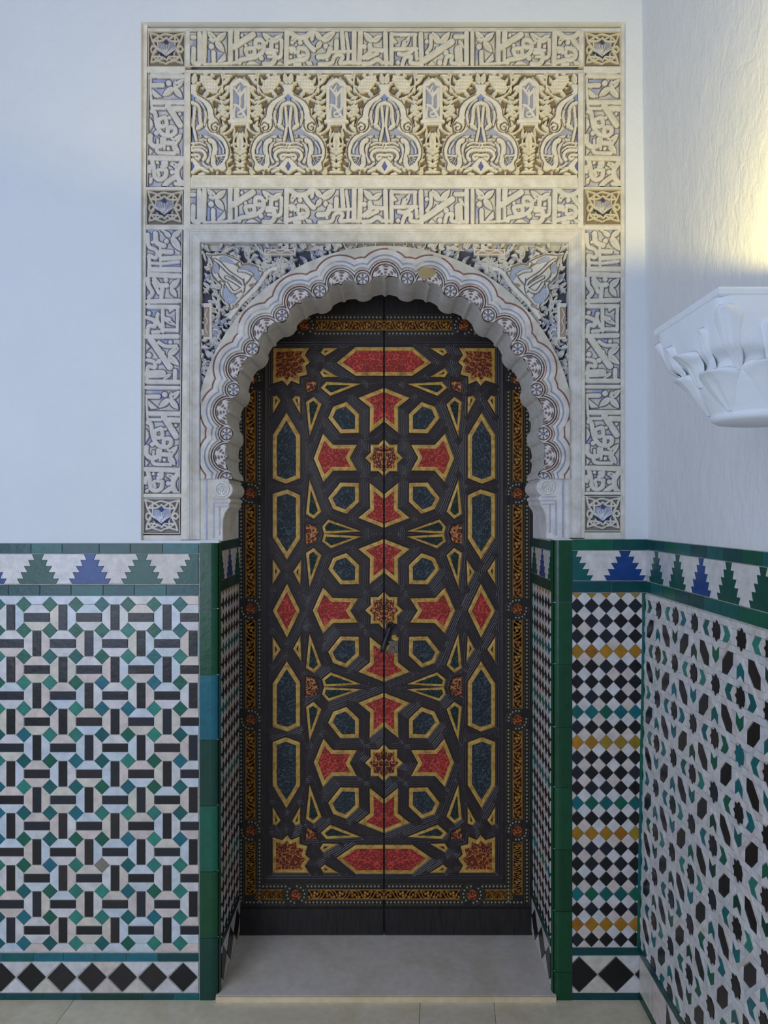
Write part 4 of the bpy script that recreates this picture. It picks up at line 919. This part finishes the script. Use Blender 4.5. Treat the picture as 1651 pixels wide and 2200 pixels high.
# (outline, inlay, width of gilded moulding in px, crosses the seam)
quad = [
 (za([(413, 613), (788, 613), (745, 685), (797, 757), (750, 800), (772, 888), (693, 905), (690, 985), (603, 950), (565, 1003), (513, 948), (413, 978)]), 'brown', 8, 0, 'star_panel'),
 (za([(905, 662), (935, 613), (1087, 613), (950, 698)]), 'green', 6.4, 0, 'kite_panel'),
 (za([(898, 865), (932, 820), (1087, 910), (930, 914)]), 'green', 6.4, 0, 'kite_panel'),
 (za([(1068, 765), (1265, 602), (sx_, 602)])+list(reversed(mirx(za([(1068, 765), (1265, 602), (sx_, 602)]))))[0:0]+za([(sx_*2-1265, 602), (sx_*2-1068, 765), (sx_*2-1265, 900), (1265, 900)]), 'red', 8.5, 1, 'long_panel'),
 (za([(905, 1022), (962, 958), (1320, 980), (1005, 1107)]), 'green', 7.0, 0, 'kite_panel'),
 (za([(748, 955), (865, 950), (862, 1030), (765, 1072)]), 'carved', 0, 0, 'knot_panel'),
 (Gf, 'red', 9, 1, 'arrow_panel'), (flip(Gf, m1), 'red', 9, 1, 'arrow_panel'), (flip(flip(Gf, m1), m2), 'red', 9, 1, 'arrow_panel'),
 (Hx, 'blue', 9, 0, 'hexagon_panel'), (flip(Hx, m1), 'blue', 9, 0, 'hexagon_panel'), (flip(flip(Hx, m1), m2), 'blue', 9, 0, 'hexagon_panel'),
 (Ik, 'green', 7, 0, 'kite_panel'), (flip(Ik, m1), 'green', 7, 0, 'kite_panel'), (flip(flip(Ik, m1), m2), 'green', 7, 0, 'kite_panel'),
 (Lr, 'red', 9, 0, 'arrow_panel'),
 (st8(m1), 'carved', 7, 1, 'star_panel'),
 (za([(413, 1112), (455, 1098), (497, 1150), (413, 1292)]), 'green', 6.4, 0, 'kite_panel'), (za([(613, 1142), (645, 1100), (697, 1115), (699, 1295)]), 'green', 6.4, 0, 'kite_panel'),
 (za([(413, 1510), (555, 1273), (697, 1510), (697, 1950), (550, 2006), (413, 1955)]), 'blue', 9.5, 0, 'long_panel'),
 (zb([(413, 100), (565, 53), (697, 115), (697, 560), (560, 777), (413, 545)]), 'blue', 9.5, 0, 'long_panel'),
 (zb([(750, 405), (860, 430), (882, 500), (850, 600), (755, 622)]), 'carved', 0, 0, 'knot_panel'),
 (zb([(920, 435), (985, 362), (1328, 487), (940, 511)]), 'green', 6, 0, 'kite_panel'), (zb([(940, 511), (1328, 538), (1010, 662), (920, 590)]), 'green', 6, 0, 'kite_panel'),
 (zb([(413, 765), (497, 895), (411, 1032)]), 'green', 6.6, 0, 'triangle_panel'), (zb([(711, 768), (623, 900), (699, 1042)]), 'green', 6.6, 0, 'triangle_panel'),
]
mid = [(zb([(413, 1300), (562, 1020), (697, 1300), (560, 1580)]), 'red', 8.5, 0, 'diamond_panel'), (zb([(825, 1298), (930, 1058), (1035, 1168), (1292, 1172), (1212, 1298), (1292, 1424), (1035, 1428), (930, 1538)]), 'red', 9, 0, 'arrow_panel'), (st8(CYD), 'carved', 7, 1, 'star_panel')]
allp = [(p, *r_) for p, *r_ in quad]+[(flip(p, CYD), *r_) for p, *r_ in quad]+mid
# strapwork ground of one quarter: grooves that follow the edges of the panels
SF = Field(571, 735, CXD-1.9, CYD, .9, 0, (.1, .1, .1), (.1, .1, .1))
w_ = (slice(0, SF.ny), slice(0, SF.nx)); dm = np.full(SF.H.shape, 1e9)
for p, *_ in allp:
    ys_ = [b_ for _, b_ in p]
    if min(ys_) > CYD+40: continue
    ww = SF.win(p, 22)
    if ww is None: continue
    d_ = SF.segd(p, ww, True); d_ = np.where(SF.inside(p, ww), 0, d_); dm[ww] = np.minimum(dm[ww], d_)
edge = np.minimum(np.minimum(SF.x-571, 400)[None], (SF.y-735)[:, None]); dm = np.minimum(dm, edge+3)
g = lambda c_, s_: np.exp(-((dm-c_)/s_)**2)
SF.H = .6+2.6*g(3.4, 1.1)+3.0*g(7.4, 1.2)+2.6*g(11.2, 1.2)+2.0*g(15, 1.3)-.4*(dm < 1)
strap_me = SF.mesh('strapwork', CXD, CYD, .001, SD, SD)
def panel_mesh(p, wd, name, cutx):
    p = ccw(clean([((a-CXD)*SD, (CYD-b_)*SD) for a, b_ in p], 1e-4)); loops = []
    prof_ = [(0, .0), (.8, .0036), (wd*.45, .0046), (wd*.55, .0038), (wd-.8, .0040), (wd, .0016)] if wd else [(0, 0), (.8, .003), (2.2, .0042)]
    bm = bmesh.new()
    for d_, h in prof_: loops.append([bm.verts.new((a, b_, h)) for a, b_ in inset(p, d_*SD)])
    n = len(p)
    for l0, l1 in zip(loops[:-1], loops[1:]):
        for i in range(n): j = (i+1) % n; bm.faces.new((l0[i], l0[j], l1[j], l1[i]))
    if not wd: bm.faces.new(loops[-1])
    bi = bmesh.new(); fi = bi.faces.new([bi.verts.new((a, b_, .0021)) for a, b_ in inset(p, (wd-.2)*SD)]) if wd else None
    out = []
    for b in (bm, bi):
        if cutx:
            geo = list(b.verts)+list(b.edges)+list(b.faces)
            bmesh.ops.bisect_plane(b, geom=geo, plane_co=(-1.9*SD, 0, 0), plane_no=(1, 0, 0), clear_outer=True)
        out.append(b)
    me = bm_mesh(name, out[0]); mi = bm_mesh('inlay', out[1])
    for pl in mi.polygons:
        if pl.normal.z < 0: mi.flip_normals(); break
    return me, mi
# scroll border: one length of gilded vine, shared by every border strip
BW, BLn = 21.0, 196.0
SB = Field(-BW/2, 0, BW/2, BLn, .7, -1.6, lin('#4a2312'), lin('#b48236'))
SB.stroke([(-BW/2+.8, 0), (-BW/2+.8, BLn)], 1.6, 1.0, smooth=False); SB.stroke([(BW/2-.8, 0), (BW/2-.8, BLn)], 1.6, 1.0, smooth=False)
per = BLn/6
for k in range(6):
    y = k*per; s_ = 1 if k % 2 else -1
    SB.stroke([(-8.5*s_, y), (-4*s_, y+per*.18), (6*s_, y+per*.35), (8.5*s_, y+per*.62), (3*s_, y+per*.95), (-8.5*s_, y+per)], 2.0, .9)
    for a, b_, w2 in ((-3.5, .52, 6.5), (3.2, .50, 6), (-1, .72, 6), (5.5, .08, 5), (-6, .85, 4.5), (1.5, .28, 4.5)): SB.dot((a*s_, y+per*b_), w2, .5, lin('#b98a3e') if (k+int(a)) % 2 else lin('#a06a2c'))
border_me = SB.mesh('border_scroll', 0, BLn/2, .001, SD, SD)
bm = bmesh.new()
for r_, h in ((11.5, 0), (11.5, .003), (9, .0035), (8, .002), (5, .0026)):
    ring = [bm.verts.new((r_*SD*math.cos(a), r_*SD*math.sin(a), h)) for a in np.linspace(0, 2*PI, 25)[:-1]]
    if h == 0: prev = ring; continue
    for i in range(24): bm.faces.new((prev[i], prev[(i+1) % 24], ring[(i+1) % 24], ring[i]))
    prev = ring
bm.faces.new(prev); round_me = bm_mesh('border_roundel', bm)
bd = bmesh.new(); bmesh.ops.create_icosphere(bd, subdivisions=1, radius=2.9*SD); bv = [v_.co.copy() for v_ in bd.verts]; bf = [[v_.index for v_ in f.verts] for f in bd.faces]; bd.free()
def tube(bm, p, r_, closed=False, seg=5):
    rings = []
    for i, a in enumerate(p):
        a = Vector(a); t_ = (Vector(p[min(i+1, len(p)-1)])-Vector(p[max(i-1, 0)])).normalized(); n1 = t_.orthogonal().normalized(); n2 = t_.cross(n1)
        rings.append([bm.verts.new(a+n1*r_*math.cos(k*2*PI/seg)+n2*r_*math.sin(k*2*PI/seg)) for k in range(seg)])
    for r0, r1 in zip(rings[:-1], rings[1:]):
        for k in range(seg): bm.faces.new((r0[k], r0[(k+1) % seg], r1[(k+1) % seg], r1[k]))
    bm.faces.new(rings[0]); bm.faces.new(rings[-1])
RY = [815, 1060, 1308, 1546, 1784]; SEG = [(742, 790), (838, 1036), (1084, 1284), (1332, 1522), (1570, 1760), (1808, 1921)]
lab = {-1: ('door_1', 'left leaf of the tall double door with red and gilded star panels'), 1: ('door_2', 'right leaf of the tall double door carrying the iron lock')}
mesh_cache = [panel_mesh(p, wd, nm, sm) for p, inl, wd, sm, nm in allp]
for side in (-1, 1):
    leaf = obj(lab[side][0], None, None, kind='structure', label=lab[side][1], cat='door'); leaf.rotation_euler = RX; leaf.location = (0, YD, 0); leaf.empty_display_size = .1
    sgn = 1 if side < 0 else -1
    def place(o_, px_, py_, h=0.0):
        o_.location = ((px_-CXD)*SD*sgn, DZ(py_), h); o_.scale = (sgn, 1, 1); return o_
    bm = bmesh.new(); box_bm(bm, DX(505)-.02, DX(CXD-1.9), .017, DZ(575), -.05, 0); me = bm_mesh('board', bm)
    b_ = obj('board', me, leaf, 'wood'); b_.scale = (sgn, 1, 1)
    bm = bmesh.new(); box_bm(bm, DX(505)-.02, DX(CXD-1.9), .019, DZ(1950), 0, .006); b_ = obj('kick_rail', bm_mesh('kick_rail', bm), leaf, 'wood'); b_.scale = (sgn, 1, 1)
    for fl in (1, -1):
        o_ = obj('strapwork', strap_me, leaf, 'strap'); place(o_, CXD, CYD); o_.scale = (sgn, fl, 1)
    for (p, inl, wd, sm, nm), (me, mi) in zip(allp, mesh_cache):
        f = place(obj(nm, me, leaf, 'gold' if wd else inl), CXD, CYD, .0012)
        if wd: obj('inlay', mi, f, inl)
    # border
    def seg(xc, yc, L, rot=0, wdt=1.0):
        o_ = place(obj('border_scroll', border_me, leaf, 'scroll', (1, 1, 1)), xc, yc, .0016); o_.scale = (sgn*wdt, L/BLn, 1); o_.rotation_euler = (0, 0, rot*sgn)
        return o_
    for a, e in SEG: seg(538.5, (a+e)/2, e-a)
    seg((679+CXD)/2, 699.5, CXD-1-679, PI/2); seg((662+CXD)/2, 1921, CXD-1-662, PI/2); seg((549+608)/2, 1921, 59, PI/2); seg(600, 699.5, 50, PI/2)
    for y in RY: place(obj('border_roundel', round_me, leaf, 'brown'), 538.5, y, .001)
    place(obj('border_roundel', round_me, leaf, 'brown'), 654, 699.5, .001); place(obj('border_roundel', round_me, leaf, 'brown'), 636, 1921, .001)
    # fillets and bead rows
    bm = bmesh.new(); vsb, fsb = [], []
    def line(p): tube(bm, [((a-CXD)*SD, (CYD-c_)*SD, .0012) for a, c_ in p], 1.0*SD)
    def bead(a, c_):
        k = len(vsb); vsb.extend([(v_.x+(a-CXD)*SD, v_.y+(CYD-c_)*SD, v_.z*.6+.001) for v_ in bv]); fsb.extend([[i+k for i in f] for f in bf])
    for x in (523.5, 553.5, 513, 563): 
        ys_ = sorted(RY)
        edges = [680]+[v_ for y in ys_ for v_ in (y-22, y+22)]+[1940]
        for a, e in zip(edges[0::2], edges[1::2]): line([(x, a), (x, e)])
    for x in (518.3, 558):
        y = 680
        while y < 1940:
            if min(abs(y-r_) for r_ in RY) > 20: bead(x, y)
            y += 8.15
    for y in RY:
        for s_ in (1, -1):                                           # the bead rows swing round each roundel as an S
            arc_ = [(538.5+s_*r_*math.cos(a), y-s_*r_*math.sin(a)) for r_ in (25,) for a in np.linspace(-.2, PI*.62, 14)]
            line(arc_); line([(538.5+s_*14*math.cos(a), y-s_*14*math.sin(a)) for a in np.linspace(-.6, PI*.62, 12)])
            for a in np.linspace(-.1, PI*.56, 6): bead(538.5+s_*19.3*math.cos(a), y-s_*19.3*math.sin(a))
    for y, xr in ((682, 654), (717, 654), (1903.5, 636), (1938, 636)):
        x = 566 if y in (717, 1903.5) else 530
        while x < 822:
            if abs(x-xr) > 20: bead(x, y)
            x += 8.0
    for y, xr in ((687.5, 654), (711.5, 654), (1909.5, 636), (1932.5, 636), (722, 654), (677, 654), (1898.5, 636), (1943, 636)):
        line([(566, y), (xr-20, y)]); line([(xr+20, y), (823, y)])
    for xr, yr in ((654, 699.5), (636, 1921)):
        for s_ in (1, -1):
            line([(xr+s_*25*math.cos(a), yr-s_*23*math.sin(a)) for a in np.linspace(-.9, PI*.5, 14)])
            line([(xr+s_*14*math.cos(a), yr-s_*14*math.sin(a)) for a in np.linspace(-.9, PI*.5, 12)])
            for a in np.linspace(-.8, PI*.45, 6): bead(xr+s_*19*math.cos(a), yr-s_*18*math.sin(a))
    o_ = place(obj('fillet', bm_mesh('fillet', bm), leaf, 'gold_dark'), CXD, CYD)
    o_ = place(obj('beading', mesh('beading', vsb, fsb, True), leaf, 'bead', kind='stuff'), CXD, CYD)
    if side > 0:
        lk = obj('lock_plate', None, leaf, loc=(DX(844), DZ(1389), .004))
        lk.empty_display_size = .02
        bm = bmesh.new(); a = 12.2*SD; c_ = 13.8*SD
        ol = [(-a, c_*.9), (-a*.2, c_), (a, c_), (a, -c_), (-a*1.1, -c_), (-a*.6, -c_*.5), (-a*.75, 0), (-a*.6, c_*.5)]
        bot = [bm.verts.new((x, y, -.001)) for x, y in ol]; top_ = [bm.verts.new((x*.96, y*.96, .0025)) for x, y in ol]
        for i in range(8): bm.faces.new((bot[i], bot[(i+1) % 8], top_[(i+1) % 8], top_[i]))
        bm.faces.new(top_); obj('escutcheon', bm_mesh('escutcheon', bm), lk, 'plate')
        bm = bmesh.new(); prev = None
        for r_, h in ((4.4, .002), (4.2, .005), (2.2, .0052), (1.6, .003)):
            ring = [bm.verts.new((r_*SD*math.cos(t_), -2.5*SD+r_*SD*math.sin(t_), h)) for t_ in np.linspace(0, 2*PI, 17)[:-1]]
            if prev:
                for i in range(16): bm.faces.new((prev[i], prev[(i+1) % 16], ring[(i+1) % 16], ring[i]))
            prev = ring
        bm.faces.new(prev); obj('keyhole_boss', bm_mesh('keyhole_boss', bm, True), lk, 'plate')
        for x, y in ((8.5, 10), (8.5, -9.5), (-8, -11)):
            bm = bmesh.new(); bmesh.ops.create_icosphere(bm, subdivisions=1, radius=1.1*SD); obj('rivet', bm_mesh('rivet', bm), lk, 'iron', loc=(x*SD, y*SD, .0022))
        hd = obj('handle', None, leaf, loc=(DX(837), DZ(1352), .004)); hd.empty_display_size = .02
        bm = bmesh.new(); pth = [(3, 8), (0, 3), (-2, -4), (-5.5, -14), (-9.5, -26), (-13, -38), (-14.5, -47)]; rad = [3.4, 4.2, 4.6, 4.4, 5.2, 6.0, 5.0]
        rings = []
        for (x, y), r_ in zip(pth, rad): rings.append([bm.verts.new(((x+r_*math.cos(t_))*SD, y*SD, .010+r_*.8*SD*math.sin(t_))) for t_ in np.linspace(0, 2*PI, 13)[:-1]])
        for r0, r1 in zip(rings[:-1], rings[1:]):
            for i in range(12): bm.faces.new((r0[i], r0[(i+1) % 12], r1[(i+1) % 12], r1[i]))
        bm.faces.new(rings[0]); bm.faces.new(rings[-1]); obj('pull', bm_mesh('pull', bm, True), hd, 'iron')
        bm = bmesh.new(); tube(bm, [((2+7*math.cos(t_))*SD, (9+7*math.sin(t_))*SD, .006) for t_ in np.linspace(-.8, 4.2, 12)], 2.0*SD, seg=8); obj('staple', bm_mesh('staple', bm, True), hd, 'iron')
        bm = bmesh.new(); bmesh.ops.create_cone(bm, segments=16, radius1=6.5*SD, radius2=5.5*SD, depth=.006, cap_ends=True); obj('brass_stud', bm_mesh('brass_stud', bm), lk, 'gold', loc=(3.5*SD, 20*SD, 0))
# ================================================================== WHITEWASHED CAPITAL CORBEL WITH ITS UPLIGHT
cb = obj('capital_corbel', None, None, label='whitewashed carved capital used as a corbel on the side wall', cat='corbel'); cb.location = (.632, -1.05, 1.60); cb.empty_display_size = .05
hxk, hyk = .142, .1355
def sup(phi, n):
    c_, s_ = math.cos(phi), math.sin(phi); k = (abs(c_)**n+abs(s_)**n)**(-1/n); return c_*k, s_*k
# bell of the capital: square above, round below
lev = [(.016, .60, 2.0), (.035, .68, 2.1), (.055, .76, 2.3), (.071, .80, 2.8), (.088, .83, 3.6), (.100, .85, 5), (.112, .91, 8), (.135, .94, 11), (.154, .965, 14), (.182, .985, 20)]
def bell_r(z, ph):
    k = np.interp(z, [l[0] for l in lev], [l[1] for l in lev]); n = np.interp(z, [l[0] for l in lev], [l[2] for l in lev])
    c_, s_ = math.cos(ph), math.sin(ph); return ((abs(c_)/(hxk*k))**n+(abs(s_)/(hyk*k))**n)**(-1/n)
NP = 120; vs, fs = [], []
zs = np.linspace(.016, .182, 40)
for z in zs:
    for i in range(NP):
        ph = i*2*PI/NP; r_ = bell_r(z, ph)
        r_ -= .010*math.exp(-((z-.098)/.010)**2)
        vs.append((r_*math.cos(ph), r_*math.sin(ph), z))
for j in range(len(zs)-1):
    for i in range(NP): fs.append((j*NP+i, j*NP+(i+1) % NP, (j+1)*NP+(i+1) % NP, (j+1)*NP+i))
fs += [tuple(range(NP))[::-1], tuple(range((len(zs)-1)*NP, len(zs)*NP))]
obj('bell', mesh('bell', vs, fs, True), cb, 'plaster')
bm = bmesh.new(); pr = [(.180, .97), (.183, .992), (.190, 1.0), (.193, .995), (.193, .9)]
prev = None
for z, k in pr:
    ring = [bm.verts.new((sx2*hxk*k, sy2*hyk*k, z)) for sx2, sy2 in ((-1, -1), (1, -1), (1, 1), (-1, 1))]
    if prev:
        for i in range(4): bm.faces.new((prev[i], prev[(i+1) % 4], ring[(i+1) % 4], ring[i]))
    else: bm.faces.new(ring)
    prev = ring
bm.faces.new(prev); obj('abacus', bm_mesh('abacus', bm), cb, 'plaster')
bm = bmesh.new()
for z, r_ in ((.010, .58), (.014, .625), (.019, .64), (.024, .625), (.027, .58)):
    ring = [bm.verts.new((math.cos(a)*hxk*r_, math.sin(a)*hyk*r_, z)) for a in np.linspace(0, 2*PI, 49)[:-1]]
    if z > .010:
        for i in range(48): bm.faces.new((prev[i], prev[(i+1) % 48], ring[(i+1) % 48], ring[i]))
    else: bm.faces.new(ring)
    prev = ring
bm.faces.new(prev); obj('astragal', bm_mesh('astragal', bm, True), cb, 'plaster')
def leaf_obj(phi, dph, z0, z1, th, curl, pointed=.85):
    """tongue leaf that hugs the bell, swells in the middle and curls outward at its tip"""
    vs, fs = [], []; nu, nv = 13, 16
    for j in range(nv+1):
        v_ = j/nv; z = z0+(z1-z0)*v_; ww = dph*(.28+.85*v_**.8)*(1-pointed*.45*max(0, (v_-.8)/.2)**2)
        for i in range(nu):
            u = (i/(nu-1)-.5)*2; ph = phi+u*ww
            sw = (1-abs(u)**3); r_ = bell_r(z, ph)+(th*(.25+.75*v_))*sw-.003*(1-sw)-.006*math.exp(-(u/.13)**2)*math.sin(PI*v_**.8)-.003*math.exp(-((abs(u)-.55)/.12)**2)
            r_ += curl*max(0, (v_-.6)/.4)**1.5*(1-.5*u*u)
            vs.append((r_*math.cos(ph), r_*math.sin(ph), z-.004*max(0, (v_-.85)/.15)*(1-u*u)))
    for j in range(nv):
        for i in range(nu-1): a = j*nu+i; fs.append((a, a+1, a+nu+1, a+nu))
    k = len(vs); top_ = [nv*nu+i for i in range(nu)]                     # underside of the curled tip
    for i in range(nu):
        x, y, z = vs[nv*nu+i]; q = .86; vs.append((x*q, y*q, z-.006))
    for i in range(nu-1): fs.append((top_[i], top_[i+1], k+i+1, k+i))
    return obj('leaf', mesh('leaf', vs, fs, True), cb, 'plaster')
for k in range(8):
    leaf_obj(k*PI/4+PI/8+.05*math.sin(k*5), .36, .024, .086+.006*(k % 2), .012, .010)
for k in range(4):
    leaf_obj(k*PI/2+PI/4, .13, .080, .170, .009, .004, 1.6)
    leaf_obj(k*PI/2, .26, .066, .122, .017, .010)
    for s_ in (-1, 1): leaf_obj(k*PI/2+s_*.45, .10, .084, .150, .009, .003, 1.8)
# low round uplight on top of the capital; from below only its glow is seen
ul = obj('uplight', None, None, label='low round uplight lying on top of the capital corbel', cat='lamp'); ul.location = (.575, -1.125, 1.7930); ul.empty_display_size = .05
bm = bmesh.new(); prev = None
for r_, z in ((.028, 0), (.028, .0025), (.024, .003), (.022, .0015)):
    ring = [bm.verts.new((r_*math.cos(a), r_*math.sin(a), z)) for a in np.linspace(0, 2*PI, 25)[:-1]]
    if prev:
        for i in range(24): bm.faces.new((prev[i], prev[(i+1) % 24], ring[(i+1) % 24], ring[i]))
    else: bm.faces.new(ring)
    prev = ring
bm.faces.new(prev); obj('housing', bm_mesh('housing', bm), ul, 'iron')
l = bpy.data.lights.new('uplight_lamp', 'SPOT'); l.energy = 33; l.color = (1.0, .79, .22); l.spot_size = 2.54; l.spot_blend = .16; l.shadow_soft_size = .006
lo_ = obj('lamp_beam', l, ul, loc=(0, 0, .0095)); lo_.rotation_euler = (PI, 0, 0)
